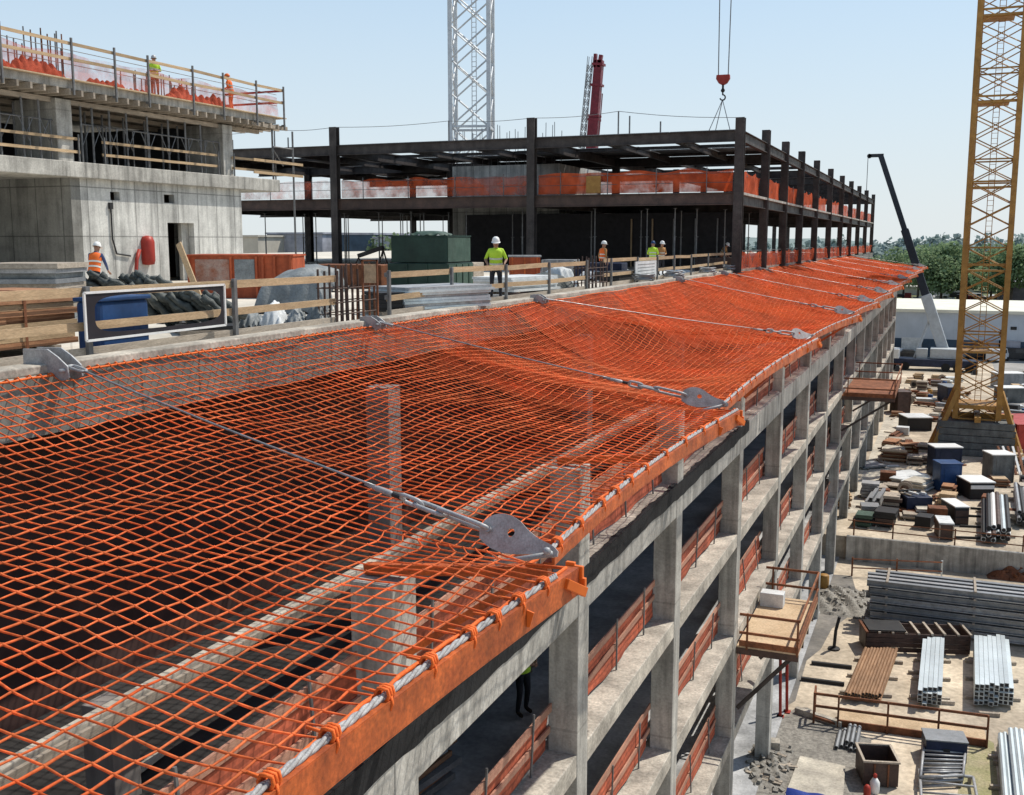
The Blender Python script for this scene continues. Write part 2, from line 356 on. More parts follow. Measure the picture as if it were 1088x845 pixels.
for k in range(26):
    rr=random.Random(500+k); y=rr.uniform(6,34); x=rr.uniform(-8.6,-7.4) if k%3 else rr.uniform(-12,-7.0)
    m=MB(); m.box((x,y,-5.66+.03*(k%2)),(rr.uniform(.12,.24),rr.uniform(.8,3.2),.05),rr.uniform(-.12,.12)); tag(obj('loose_plank',m,'pad' if k%2 else 'ply'),'loose pale plank lying on the dark slab under the net','plank','loose planks under the net')
# guard panels between the facade columns
FLN={L1:'top ledge',L2:'upper open floor',L3:'middle open floor',L4:'lower open floor'}
for z in (L1,L2,L3,L4):
    for i in range(len(COLY)-1):
        y0=COLY[i]+.34; y1=COLY[i+1]-.34
        if i==0 and z!=L1: continue
        n=3 if y1-y0>6.8 else 3
        xb=BX-(.34 if z==L1 else .50)+random.uniform(-.06,.04); hs=random.uniform(.9,1.08)
        t=thing('safety_barrier','orange red guard panel on the %s, %s bay from the camera'%(FLN[z],ORD[i]),'guard rail',(xb,(y0+y1)/2,z),'orange guard panels along the facade')
        lean=random.uniform(-.05,.14)
        zz=lambda h:(xb-lean*h)
        dz=[random.uniform(-.09,.09) for _ in range(4)]
        m=MB(); m.bar((zz(1.02),y0+.02,z+1.02*hs+dz[0]),(zz(1.02),y1-.02,z+1.02*hs+dz[1]),.035,.15); obj('top_board',m,'panel_board',t)
        m=MB(); m.bar((zz(.5),y0+.02,z+.52+dz[2]),(zz(.5),y1-.02,z+.52+dz[3]),.035,.12); obj('middle_board',m,'panel_board',t)
        def sh(u,v,y0=y0,y1=y1,xb=xb,z=z,lean=lean,dz=dz,hs=hs,p=random.random()*9):
            y=y0+.03+u*(y1-y0-.06); h=.06+v*.9*hs+ (dz[0]*(1-u)+dz[1]*u)*v
            return V((xb-lean*h-.035+.02*math.sin(y*2.1+p)*(1-v)+.012*math.sin(y*5+v*4+p),y,z+h+.03*math.sin(y*1.3+p)*(1-v)))
        m=MB(); m.sheet(sh,18,5); obj('mesh_sheet',m,'panel_red',t,smooth=True)
        for k in range(n):
            yy=y0+(y1-y0)*(k+.5)/n
            m=MB(); m.tube([(xb+.045,yy,z),(zz(1.15)+.045,yy,z+1.14)],.022,5); obj('post',m,'post',t)

# ================================================================== NET, EDGE BEAMS, CABLES
T=[V(q) for q in ((-3.36,9.8,-1.47),(-3.69,20.6,-1.5),(-4.0,37.0,-1.5),(-3.62,49.7,-1.5),(-3.45,60.2,-1.5),(-3.3,71.5,-1.5),(-3.16,84.0,-1.5),(-3.05,97.5,-1.46),(-2.9,111.0,-1.42),(-2.72,125,-1.36),(-2.5,138.5,-1.3))]
ANY=[11.0,19.6,29.5]+[t.y-2.5-.25*i for i,t in enumerate(T[3:])]; ANY[-1]=135.5
A=[V((DX+.30,yy,.10)) for yy in ANY]
S=[V((-3.58,1.5,-1.46))]
for i in range(len(T)-1):
    t=T[i]; S.append(V((t.x-.48+.04*i*(i>1),t.y+.6,t.z-.08)))
TIPDBG=[tuple(round(c,2) for c in t) for t in T]; print('TIPS',TIPDBG)
def edge(y):
    for i in range(len(T)):
        if y<=T[i].y or i==len(T)-1:
            f_=max(-.4,min(1,(y-S[i].y)/(T[i].y-S[i].y)))
            p=S[i].lerp(T[i],f_); sag=(.17 if i==0 else .24)*math.sin(math.pi*max(0,f_))
            return p.x-.05-sag, p.z+.02-sag*.12
XL=DX+.06
def cabY(i,u):
    if i<0: return cabY(0,u)-9*(-i)
    if i>=len(A): return 1e6
    return A[i].y+(T[i].y-A[i].y)*u
_ES={}
def edge_s(y):
    k=round(y/.05)
    if k not in _ES:
        q=[edge(k*.05+j*.25) for j in range(-9,10)]; _ES[k]=(sum(p[0] for p in q)/19,sum(p[1] for p in q)/19)
    return _ES[k]
def netz(x,y):
    xs,zs=edge_s(y); xe,ze=edge(y); u0=max(0,min(1,(x-XL)/(xs-XL))); b_=u0**7
    xr=xs+(xe-xs)*b_; zr=zs+(ze-zs)*b_; u=max(0,min(1,(x-XL)/(xr-XL)))
    i=-1
    while cabY(i+1,u)<=y and i<len(A)-1: i+=1
    y0=cabY(i,u); y1=cabY(i+1,u) if i+1<len(A) else y0+8
    w_=(y-y0)/(y1-y0); w_=max(0,min(1,w_))
    s=1-(abs(2*w_-1))**2.4
    zc=zr*u-.05*math.sin(math.pi*u)
    far=max(0,min(1,(y-16)/14)); far=far*far*(3-2*far)
    gn=(1-math.exp(-3*u))/(1-math.exp(-3)); gn=.35*gn+.65*u
    k=4*u*(1-u)
    zb=zr*gn-(.10+.68*far)*k
    def rd(q): return 0 if q<0 else (.0,.4,.92)[q] if q<3 else .95
    d0=abs(2*w_-1)**2.8
    r_=rd(i)*(1-w_)+rd(i+1)*w_ if i+1<len(A) else rd(i)
    z=zb+(zc-zb)*r_*d0
    amp=.6+.4*far
    return z+(.035*math.sin(x*1.7+y*.9)+.022*math.sin(x*3.1-y*2.3)+.03*math.sin(y*1.3))*k*amp
CELL=.185
def build_net(ya,yb,name,lab):
    t=thing('safety_net',lab,'net',(XL,(ya+yb)/2,-1.5))
    cords=MB(); ys=[]; y=ya
    while y<=yb: ys.append(y); y+=CELL
    nx=37
    XRS=[sum(edge(y_+q*.25)[0] for q in range(-9,10))/19 for y_ in ys]
    def pt(j,k):
        y=ys[j]; xr=XRS[j]+(edge(y)[0]-XRS[j])*(k/nx)**7; u=k/nx
        jx=.012*math.sin(j*1.9+k*2.7)+.03*math.sin(j*.21+k*.17); jy=.012*math.sin(j*2.3-k*1.1)+.05*math.sin(k*.33+j*.05)+.03*math.sin(k*.9-j*.11)
        x=XL+(xr-XL)*u; 
        # cords drawn towards the anchor plates
        px_,py_=x+jx,y+jy
        if 0<k<nx:
            for t_ in T[:5]:
                dx,dy=t_.x-1.05-px_,t_.y-.45-py_; d2=dx*dx+dy*dy
                if d2<6: f_=.48*math.exp(-d2/.75); px_+=dx*f_; py_+=dy*f_
        return V((px_,py_,netz(px_,py_)))
    G=[[pt(j,k) for k in range(nx+1)] for j in range(len(ys))]
    for j in range(len(ys)):
        cords.tube(G[j],[(.0095 if ya<20 else .0125)*(1+.16*math.sin(j*2.7+k*1.9)+.10*math.sin(j*.31+k*.7)) for k in range(nx+1)],5 if ys[j]<22 else 4)
    for k in range(1,nx):
        cords.tube([G[j][k] for j in range(len(ys))],[(.0095 if ya<20 else .0125)*(1+.16*math.sin(j*1.7+k*2.9)+.10*math.sin(j*.23+k)) for j in range(len(ys))],5 if ya<20 else 4)
    for j in range(len(ys)):
        if ys[j]<20:
            for k in range(1,nx): cords.ball(G[j][k]+V((0,0,.002)),.0150,6)
    obj('mesh_cords',cords,'net',t,smooth=True)
    def lin(lo,hi,mat):
        rows=[j for j in range(len(ys)) if lo<=ys[j]<=hi]
        if len(rows)<2: return
        lm=MB(); o_=V((0,0,-.05))
        W_=nx+1
        lm.add([G[j][k]+o_+V((0,0,-.02*math.sin(k*1.3+j*.7))) for j in rows for k in range(W_)],[(a*W_+k,a*W_+k+1,(a+1)*W_+k+1,(a+1)*W_+k) for a in range(len(rows)-1) for k in range(nx)])
        obj('mesh_liner',lm,mat,t,smooth=True)
    lin(18.5,27.2,'liner_thin'); lin(27.1,37,'liner'); lin(36.9,200,'liner_thick')
    br=MB(); br.tube([g[0] for g in G],.017,6); br.tube([g[-1] for g in G],.020,6)
    br.tube(G[0],.022,6); br.tube(G[-1],.022,6)
    for j in range(0,len(ys)):
        if ys[j]<30:
            p=G[j][0]; br.tube([p+V((.03,0,.0)),p+V((-.05,.03,.03)),p+V((-.1,.0,.0))],.012,5)
    obj('border_rope',br,'net_rope',t,smooth=True)
    return G
NETSPLIT=73.0
G1=build_net(3.2,NETSPLIT-2.2,'near','orange rope safety net spread from the deck edge to the facade, near the camera')
G2=build_net(NETSPLIT,137.6,'far','far length of orange safety net ending in a pointed overhang')

for i in range(len(T)):
    a,b=S[i],T[i]
    t=thing('orange_girder','orange steel edge beam of the net, %s from the camera'%ORD[i],'beam',(a+b)/2,'orange beams along the outer net edge')
    N=14; pts=[]
    for k in range(N+1):
        f_=k/N; p=a.lerp(b,f_); sag=(.17 if i==0 else .24)*math.sin(math.pi*f_); pts.append(V((p.x-sag+.06,p.y,p.z-sag*.12)))
    web=MB(); fl=MB(); lf=MB()
    for k in range(N):
        p,q=pts[k],pts[k+1]
        hh=.255 if i==0 else .10+.14*(k+.5)/N
        web.bar(p+V((0,0,-hh/2)),q+V((0,0,-hh/2)),.035,hh); fl.bar(p+V((-.05,0,.0)),q+V((-.05,0,.0)),.13,.025)
        lf.bar(p+V((-.05,0,-hh-.005)),q+V((-.05,0,-hh-.005)),.13,.025)
    obj('web',web,'orange_paint',t); obj('top_flange',fl,'orange_paint',t); obj('bottom_flange',lf,'orange_paint',t)
    d=(pts[-1]-pts[-2]).normalized(); side=d.cross(V((0,0,1))).normalized()
    e=MB(); c=pts[-1]
    e.prism([(-.12,-.28),(.10,-.28),(.10,-.1),(.07,-.1),(.07,.02),(-.02,.02),(-.02,.05),(-.12,.05)],c+d*.004-side*.02,side,V((0,0,1)),d,.05)
    e.bar(c-d*.35+V((.03,0,-.05)),c-d*.05+V((.1,0,-.22)),.06,.10)
    obj('end_plate',e,'orange_bright',t,bevel=.008)
    e=MB(); c=pts[-3]; e.prism([(0,0),(.07,-.02),(.03,-.16),(0,-.16)],c+V((.02,0,-.05)),V((1,0,0)),V((0,0,1)),V((0,1,0)),.02); obj('gusset',e,'orange_bright',t)
    # brackets down to the column heads
    for cy in COLY:
        if a.y-.2<cy<b.y+.2:
            f_=(cy-a.y)/(b.y-a.y); f_=max(0,min(1,f_)); p=a.lerp(b,f_); sag=(.17 if i==0 else .24)*math.sin(math.pi*f_); pz=p.z-sag*.12-.29; ex=p.x-sag
            top=-2.05
            m=MB(); m.bar((BX-.5,cy,top+.07),(ex+.02,cy,pz+.06 if i==0 else pz+.1),.12,.12); m.bar((BX+.02,cy,top-.9),(ex-.25,cy,pz),.09,.09); obj('outrigger_arm',m,'orange_paint',t)
    # white laid rope on top with ties
    rp=[V((q.x-.05,q.y,q.z+.035)) for q in pts]
    if i==0: rp=rp[:-1]+[rp[-2].lerp(rp[-1],.3)]
    m=MB(); r_=.026
    if i<3:
        M_=260 if i==0 else 160
        L=len(rp)-1
        def at(f_):
            x=f_*L; k=min(int(x),L-1); return rp[k].lerp(rp[k+1],x-k)
        dd=(rp[-1]-rp[0]).normalized(); aa=dd.cross(V((0,0,1))).normalized(); bb=aa.cross(dd)
        for s_ in range(3):
            m.tube([at(q/M_)+(aa*math.cos(q*.9*260/M_*.5+s_*2.094)+bb*math.sin(q*.9*260/M_*.5+s_*2.094))*.016 for q in range(M_+1)],.017,6)
    else: m.tube(rp,r_,6)
    ro=obj('edge_rope',m,'rope_grey',t,smooth=True)
    step=.6 if i==0 else 1.0
    yy=a.y+.3
    while yy<b.y-.6:
        m=MB()
        f_=(yy-a.y)/(b.y-a.y); p=a.lerp(b,f_); sag=(.17 if i==0 else .24)*math.sin(math.pi*f_); c=V((p.x-sag+.01,yy,p.z-sag*.12+.05))
        for q in range(3 if i<2 else 1):
            o_=V((0,(q-1)*.035,0)); m.tube([c+o_+V((.055*math.cos(h),.012*math.sin(3*h),.055*math.sin(h))) for h in [x*math.pi/4 for x in range(8)]],.015,5,closed=True)
        m.tube([c+V((-.05,0,0)),c+V((-.13,.03,-.01)),c+V((-.22,.06,-.02))],.013,5)
        m.tube([c+V((.05,0,0)),c+V((.075,-.02,-.06)),c+V((.06,-.03,-.11))],.012,5)
        yy+=step*random.uniform(.7,1.3)
        if i<5 or random.random()<.5: obj('rope_tie',m,'net_rope',ro,smooth=True)

# cables with shackles and tension plates
def loop(c,d,side,L_,W_,r_,m,n=20):
    pts=[]
    for k in range(n):
        a=2*math.pi*k/n; ca,sa=math.cos(a),math.sin(a)
        pts.append(c+d*(math.copysign(abs(ca)**.5,ca)*L_/2)+side*(math.copysign(abs(sa)**.6,sa)*W_/2))
    m.tube(pts,r_,7,closed=True)
for i in range(len(T)):
    a=A[i]+V((0.05,0,-.02)); tip=T[i]+V((-.05,0,.10)); d=(tip-a).normalized(); L=(tip-a).length
    side=d.cross(V((0,0,1))).normalized(); up=side.cross(d)
    sc=1.0
    t=thing('tension_cable','grey steel tension cable across the net, %s from the camera'%ORD[i],'cable',a,'steel cables across the net')
    def P_(s_,dz=0): # position at distance s_ before the tip
        f_=1-s_/L; return a+d*(L-s_)+V((0,0,-.22*math.sin(math.pi*f_)*.25+dz))
    m=MB(); N=24; m.tube([P_(L-(L-2.5)*k/N,.02) for k in range(N+1)],.014,6); obj('wire_rope',m,'wire',t,smooth=True)
    p0,p1=P_(2.5),P_(2.08)
    m=MB(); dd=(p1-p0).normalized(); m.tube([p0-dd*.15,p0,p0+dd*.02,p0+dd*.22,p0+dd*.24,p1],[.016,.024,.034,.034,.024,.024],10); s1=obj('turnbuckle',m,'galv',t,smooth=True)
    m=MB(); m.tube([p0+dd*.25,p0+dd*.36],.03,10); obj('sleeve',m,'black',s1)
    m=MB()
    loop(P_(1.98),d,(side*.6+up*.8).normalized(),.28,.14,.024,m); obj('bow_shackle',m,'galv',t,smooth=True)
    m=MB(); loop(P_(1.72),d,side,.40,.15,.026,m); obj('chain_link',m,'galv',t,smooth=True)
    m=MB(); loop(P_(1.28),d,(side*.75+up*.6).normalized(),.66,.17,.027,m); obj('chain_link',m,'galv',t,smooth=True)
    pa=(side*.45-up*.9).normalized()   # plate leans so its face is seen from above
    SCL=.80; fc=P_(1.0); out=[(-.02,-.2),(-.07,-.05),(-.06,.1),(.02,.24),(.14,.33),(.28,.355),(.42,.32),(.56,.23),(.72,.16),(.95,.13),(1.06,.08),(1.08,-.01),(1.0,-.07),(.75,-.12),(.55,-.22),(.35,-.29),(.15,-.28)]
    out=[(x*SCL*1.03,y*SCL*.78) for x,y in out]
    m=MB(); nrm=d.cross(pa).normalized(); 
    if nrm.z<0: nrm=-nrm
    pu=nrm.cross(d).normalized()
    hole=[(.36+.055*math.cos(k*math.pi/5),.05+.055*math.sin(k*math.pi/5)) for k in range(10)]
    # plate with a hole: bridge outer and inner rings
    nO=40; ring=[]
    per=[0]; 
    for k in range(len(out)): q=out[(k+1)%len(out)]; per.append(per[-1]+math.hypot(q[0]-out[k][0],q[1]-out[k][1]))
    for k in range(nO):
        s_=per[-1]*k/nO; j=max(jj for jj in range(len(out)) if per[jj]<=s_); q0=out[j];q1=out[(j+1)%len(out)]; ff=(s_-per[j])/(per[j+1]-per[j]); ring.append((q0[0]+(q1[0]-q0[0])*ff,q0[1]+(q1[1]-q0[1])*ff))
    hr=[]
    for x,y in ring:
        an=math.atan2(y-.05,x-.30); hr.append((.30+.045*math.cos(an),.05+.045*math.sin(an)))
    vs=[]
    for h in (0,.028):
        for rr in (ring,hr): vs+=[fc+d*x+pu*y+nrm*(h-.014) for x,y in rr]
    fs=[]
    for k in range(nO):
        j=(k+1)%nO; n0=nO
        fs+=[(k,j,n0+j,n0+k),(2*n0+k,3*n0+k,3*n0+j,2*n0+j),(k,2*n0+k,2*n0+j,j),(n0+k,n0+j,3*n0+j,3*n0+k)]
    m.add(vs,fs); pl=obj('tension_plate',m,'plate',t)
    m=MB(); e0=fc+d*.80+pu*.0; m.tube([e0-nrm*.08,e0+nrm*.09],.03,8); m.ball(e0+nrm*.10,.045,8); obj('bolt',m,'galv',pl,smooth=True)
    m=MB(); m.tube([fc+d*.84+nrm*.03,fc+d*.55-pu*.16+nrm*.05,fc+d*.28-pu*.30+nrm*.03],.03,8); obj('clevis_rod',m,'galv',pl,smooth=True)
    m=MB(); m.tube([fc+d*.05+pu*.0-nrm*.05,fc+d*.05+nrm*.05],.035,8); obj('bolt',m,'galv',pl)
    # anchor bracket on the deck edge
    b=A[i]; k=1.0
    t2=thing('anchor_bracket','pale steel anchor bracket on the deck edge, %s from the camera'%ORD[i],'bracket',(b.x-.2,b.y,0),'anchor brackets along the deck edge')
    m=MB(); m.box((b.x-(.62 if i==0 else .42),b.y,.02),(.55 if i==0 else .35,.4,.04)); obj('base_plate',m,'galv',t2)
    for s_ in (-.12,.12):
        m=MB(); m.prism([(-.75,0),(-.34,0),(-.1,-.16),(.06,-.08),(.04,.08),(-.12,.2),(-.3,.30),(-.74,.29)],V((b.x,b.y+s_,.04)),V((1 if i==0 else .62,0,0)),V((0,0,1 if i==0 else .62)),V((0,1,0)),.03); obj('cheek_plate',m,'galv',t2,bevel=.006)
    m=MB(); m.tube([(b.x-.02,b.y-.2,.06),(b.x-.02,b.y+.2,.06)],.03,8);  obj('pin',m,'galv',t2,smooth=True)
    m=MB(); loop(V((b.x+.1,b.y,.08)),d,side,.3,.12,.022,m); obj('shackle',m,'galv',t2,smooth=True)
#@@PART2
# ================================================================== STEEL FRAME BUILDING
SX=-11.2
RY=[61,70,78.6,87.5,97.8,109.5,121.5,133,145,158,172]
FX=[SX,-23.7,-37.5,-51]
sb=thing('steel_frame_building','two storey dark brown steel frame with open roof beams on the deck','building',(SX-10,61,0))
ZL,ZT=4.5,7.95
def hcol(x,y,z1,rot=0):
    m=MB(); c=V((x,y,0)); h=.24
    m.box((x,y-h+.03,z1/2),(.5,.06,z1)); m.box((x,y+h-.03,z1/2),(.5,.06,z1)); m.box((x,y,z1/2),(.05,2*h-.124,z1))
    m.box((x,y,.02),(.75,.75,.04)); return obj('column',m,'steel_dark',sb)
for y in RY: hcol(SX,y,8.6 if y==61 else 8.75)
for x in FX[1:]:
    for k,y in enumerate([61,78.6,97.8]): hcol(x,y,9.1 if y==61 else 8.3)
for y in RY[5:]: hcol(-23.7,y,8.3)
for z,h in ((ZL-.34,.68),(ZT-.33,.62)):
    for k,y in enumerate([61,78.6,97.8]):
        m=MB(); m.ibeam((-56 if k else -58,y,z),(SX-.05,y,z),.3,h); obj('beam',m,'steel_brown' if z<5 and k==0 else 'steel_dark',sb)
    for x in FX:
        y1=172 if x>-30 else 97.8
        m=MB(); m.ibeam((x,61.02,z-.002),(x,y1,z-.002),.3,h-.006); obj('beam',m,'steel_dark',sb)
    for y in RY[5:]:
        m=MB(); m.ibeam((-23.7,y,z-.004),(SX,y,z-.004),.28,h-.01); obj('beam',m,'steel_dark',sb)
# secondary roof beams and sheets with open strips between
y=63.5
while y<97:
    m=MB(); m.ibeam((-56,y,ZT-.14),(SX,y,ZT-.14),.18,.2); obj('joist',m,'steel_dark',sb); y+=5.8
for x in [-15.3,-19.5,-28.3,-32.9,-42,-46.5]:
    m=MB(); m.ibeam((x,61.1,ZT-.27),(x,97.7,ZT-.27),.18,.40); obj('joist',m,'steel_dark',sb)
rnd=random.Random(3)
xs=sorted([-56,-51,-46.5,-42,-37.5,-32.9,-28.3,-23.7,-19.5,-15.3,SX]); yy=[61.2+2.9*k for k in range(13)]
for i in range(len(xs)-1):
    for j in range(len(yy)-1):
        if rnd.random()<(.85 if xs[i]<-40 else (.92 if (j//2)%2==0 else .25)):
            gap=.05
            m=MB(); m.box2((xs[i]+.03,yy[j]+gap*.3,ZT+.005),(xs[i+1]-.03,yy[j+1]-gap,ZT+.045)); obj('roof_sheet',m,'deck_sheet',sb)
for j in range(5,len(RY)-1):
    m=MB(); m.box2((-23.6,RY[j]+.1,ZT+.005),(SX-.2,RY[j+1]-1.6,ZT+.045)); obj('roof_sheet',m,'deck_sheet',sb)
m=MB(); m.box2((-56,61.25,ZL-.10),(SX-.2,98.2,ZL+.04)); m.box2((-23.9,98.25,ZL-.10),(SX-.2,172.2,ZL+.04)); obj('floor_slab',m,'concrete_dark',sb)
m=MB(); m.box2((SX-.19,61.3,ZL-.12),(SX+.22,172.3,ZL+.02)); obj('floor_edge',m,'concrete',sb)
# concrete core and dark infill walls below
m=MB(); m.box2((-35.2,74,0),(-26.6,84,7.35)); obj('core_wall',m,'concrete_wall',sb)
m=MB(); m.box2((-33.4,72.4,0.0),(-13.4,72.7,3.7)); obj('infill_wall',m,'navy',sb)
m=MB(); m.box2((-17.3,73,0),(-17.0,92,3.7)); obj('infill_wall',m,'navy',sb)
for k in range(6):
    m=MB(); x=-20.6+k*1.5; m.bar((x,72.2,0),(x,72.2,3.3),.09,.09); obj('stud',m,'ply' if k in(0,1,5) else 'steel_grey',sb)
# rebar starter bars above the core
t=thing('rebar_cluster','row of short pale starter bars standing on the core of the steel frame','rebar',(-30,79,7.4))
for k in range(24):
    x=-35+k*.36; m=MB(); h=9.9+random.uniform(-.3,.5) ; m.tube([(x,74.3+(k%2)*.4,7.3),(x+random.uniform(-.05,.05),74.3+(k%2)*.4,h)],.025,4); obj('bar',m,'post',t)
# safety line on the roof
t=thing('safety_line','thin lifeline on slim posts above the steel roof','line',(-34,61,8))
for x,h in ((-43.5,1.1),(-42.4,.5),(-47,.5),(-30.2,1.1),(-18.9,1.2),(-18.2,.9),(-16.3,.5)):
    m=MB(); m.tube([(x,63,ZT),(x,63,ZT+h+.35)],.05,5); obj('post',m,'post',t)
wpts=[(-58,62,8.9),(-43.5,63,9.35),(-37.5,61,9.1),(-30.2,63,9.4),(-23.7,61,9.1),(-18.9,63,9.5),(SX,61,8.6)]
m=MB(); 
for a,b in zip(wpts,wpts[1:]):
    m.tube([V(a).lerp(V(b),k/6)+V((0,0,-.12*math.sin(math.pi*k/6))) for k in range(7)],.016,4)
obj('wire',m,'post',t)
# orange mesh fences
def fence(x0,y0,x1,y1,z,h,mat,label,group,seed,posts=4,wav=.06,low=None):
    rr=random.Random(seed); a=V((x0,y0,z)); b=V((x1,y1,z)); d=b-a; L=d.length; nrm=V((d.y,-d.x,0)).normalized()
    t=thing('mesh_fence',label,'fence',(a+b)/2,group)
    p1,p2,p3=rr.random()*6,rr.random()*6,rr.random()*6
    def f(u,v):
        s_=u*L; top=h*(1-.10*abs(math.sin(s_*.9+p1))-.05*math.sin(s_*2.3+p2))
        if low: top*=low(u)
        return a+d*u+nrm*(wav*math.sin(s_*1.7+p2+v*2)+wav*.6*math.sin(s_*4.1+p3-v*3))+V((0,0,.04+v*top))
    m=MB(); m.sheet(f,max(8,int(L*3)),6); obj('mesh_sheet',m,mat,t,smooth=True)
    for k in range(posts):
        p=a+d*((k+.5)/posts)-nrm*.09; m=MB(); m.tube([p,p+V((0,0,h+.12))],.028,5); obj('post',m,'post',t)
    for hh in (.55,1.08):
        m=MB(); m.tube([a+V((0,0,hh))-nrm*.06,b+V((0,0,hh))-nrm*.06],.014,4); obj('wire',m,'post',t)
    return t
G_='orange mesh fences round the upper steel floor'
fence(SX-.4,61.3,-23.4,61.3,ZL+.04,1.3,'mesh_dense','crumpled orange mesh fence on the front upper steel floor beside the corner column',G_,1)
fence(-24,61.3,-37.2,61.3,ZL+.04,1.2,'mesh_orange','orange mesh fence on the front upper steel floor between the middle columns',G_,2)
fence(-37.8,61.3,-51,61.3,ZL+.04,1.2,'mesh_pink','pale see-through orange mesh fence at the left end of the front upper steel floor',G_,3)
fence(-56,97,-38,97,ZL+.04,1.2,'mesh_pink','pale orange mesh fence along the far left edge of the upper steel floor',G_,5)
fence(-37.2,92,-24,92,ZL+.04,1.3,'mesh_orange','orange mesh fence behind the concrete core on the upper steel floor',G_,6)
for j in range(len(RY)-1):
    fence(SX-.25,RY[j]+.3,SX-.25,RY[j+1]-.3,ZL+.04,1.3,'mesh_dense','orange mesh fence on the long side of the upper steel floor, %s bay'%ORD[j],G_,10+j,posts=3)
# heaps of orange mesh and yellow board behind the front fence
t=obj('yellow_board',MB().box((-19.8,61.05,5.1),(.9,.03,1.0)),'yellow'); tag(t,'yellow board tied to the orange fence of the front steel floor','board')
# shoring posts under the lower steel floor
k=0
for x,y,h in [(-41,64,3.7),(-43.2,66,3.7),(-44.5,63,3.7),(-42,70,3.7),(-39.3,65,3.7),(-38.6,73,3.7),(-36,64,3.7),(-35.4,66,3.7),(-37,76,3.7),(-33,63,3.7),(-45.2,75,3.7),(-29,63,3.7),(-27,66,3.7),(-21.5,66,3.7),(-17,63,3.7),(-36.3,68,3.7),(-34.9,68,3.7),(-33.6,66,3.7),(-40.2,72,3.7),(-31.7,66,3.7),(-46,70,3.7),(-20.3,63,3.75),(-18.2,66,3.7),(-24.9,62.5,3.7),(-16.1,68,3.7),(-14.2,64,3.7),(-12.9,66,3.7),(-15.1,62.2,3.7),(-13,75,3.7),(-13.4,84,3.7),(-13.2,93,3.7),(-13.5,104,3.7),(-13.3,116,3.7)]:
    m=MB(); m.tube([(x,y,0),(x,y,h*.55),(x,y,h*.55),(x,y,h)],[.05,.05,.036,.036],7); m.box((x,y,.012),(.2,.2,.024)); m.box((x,y,h-.01),(.2,.2,.02)); m.tube([(x-.12,y,h*.55),(x+.12,y,h*.55)],.02,5)
    tag(obj('shoring_prop',m,'post'),'thin grey shoring prop standing under the lower steel floor','prop','shoring props under the steel floor'); k+=1

# ================================================================== LEFT CONCRETE BUILDING
LX=-32.0
YE=gx(300,108,LX+.7).y
lb=thing('concrete_building','half built concrete building with shored top deck at the left','building',(LX-6,38,0))
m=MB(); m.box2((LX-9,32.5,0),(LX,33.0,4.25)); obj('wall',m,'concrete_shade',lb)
# sunlit wall with a doorway and two small openings
ds=gx(177,0,LX).y; de=gx(205,0,LX).y
y0,y1=33.002,43.4
def wallrect(ya,yb,za,zb):
    m=MB(); m.box2((LX-.3,ya,za),(LX,yb,zb)); return m
holes=[(37.55,38.0,3.05,3.45),(40.0,40.42,3.05,3.45)]
dA,dB,dZ=39.75,41.55,2.35
dA,dB=gx(178,240,LX).y,gx(206,240,LX).y; holes=[(gx(117,206,LX).y,gx(127,206,LX).y,gx(122,213,LX).z,gx(122,204,LX).z),(gx(174,206,LX).y,gx(185,206,LX).y,gx(180,216,LX).z,gx(180,207,LX).z)]
dZ=gx(190,237,LX).z
m=MB()
ysplit=sorted([y0,y1,dA,dB]+[h[0] for h in holes]+[h[1] for h in holes])
for a,b in zip(ysplit,ysplit[1:]):
    c=(a+b)/2; blocks=[]
    if dA<c<dB: blocks.append((0,dZ))
    for h in holes:
        if h[0]<c<h[1]: blocks.append((h[2],h[3]))
    blocks.sort(); z=0
    for q in blocks:
        if q[0]>z+.001: m.box2((LX-.3,a,z),(LX,b,q[0]))
        z=q[1]
    m.box2((LX-.3,a,z),(LX,b,4.25))
obj('wall',m,'concrete_wall',lb)
m=MB(); m.box2((LX-9,43.1,0),(LX-.302,43.4,4.25)); obj('wall',m,'concrete_wall',lb)
m=MB(); m.box2((LX-4,33.1,0),(LX-3.8,43,4.2)); obj('inner_wall',m,'shade_black',lb)
m=MB(); m.box2((LX-14,18,4.25),(LX+.35,46.2,4.85)); obj('floor_slab',m,'concrete',lb,bevel=.03)
for ya,yb in ((32.15,32.95),(42.35,43.1)):
    m=MB(); m.box2((LX-2.3,ya,4.851),(LX-.15,yb,7.25)); obj('column',m,'concrete',lb,bevel=.02)
for y in (24,):
    m=MB(); m.box2((LX-1.3,y,4.851),(LX-.15,y+.8,7.25)); obj('column',m,'concrete',lb)
m=MB(); m.box2((LX-9.5,18,4.851),(LX-9.3,34.6,7.25)); m.box2((LX-9.5,37.3,4.851),(LX-9.3,46,7.25)); obj('back_wall',m,'navy',lb)
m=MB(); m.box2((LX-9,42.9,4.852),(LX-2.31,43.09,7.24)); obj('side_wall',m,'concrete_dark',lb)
for k in range(9):
    m=MB(); z=4.95+k*.26; m.box2((LX-9.42,34.65,z),(LX-9.36,37.2,z+.1)); obj('formwork_rail',m,'black',lb)
for k in range(8):
    m=MB(); y=34.7+k*.33; m.box2((LX-9.5,y,4.86),(LX-9.44,y+.13,7.2)); obj('formwork_stud',m,'black',lb)
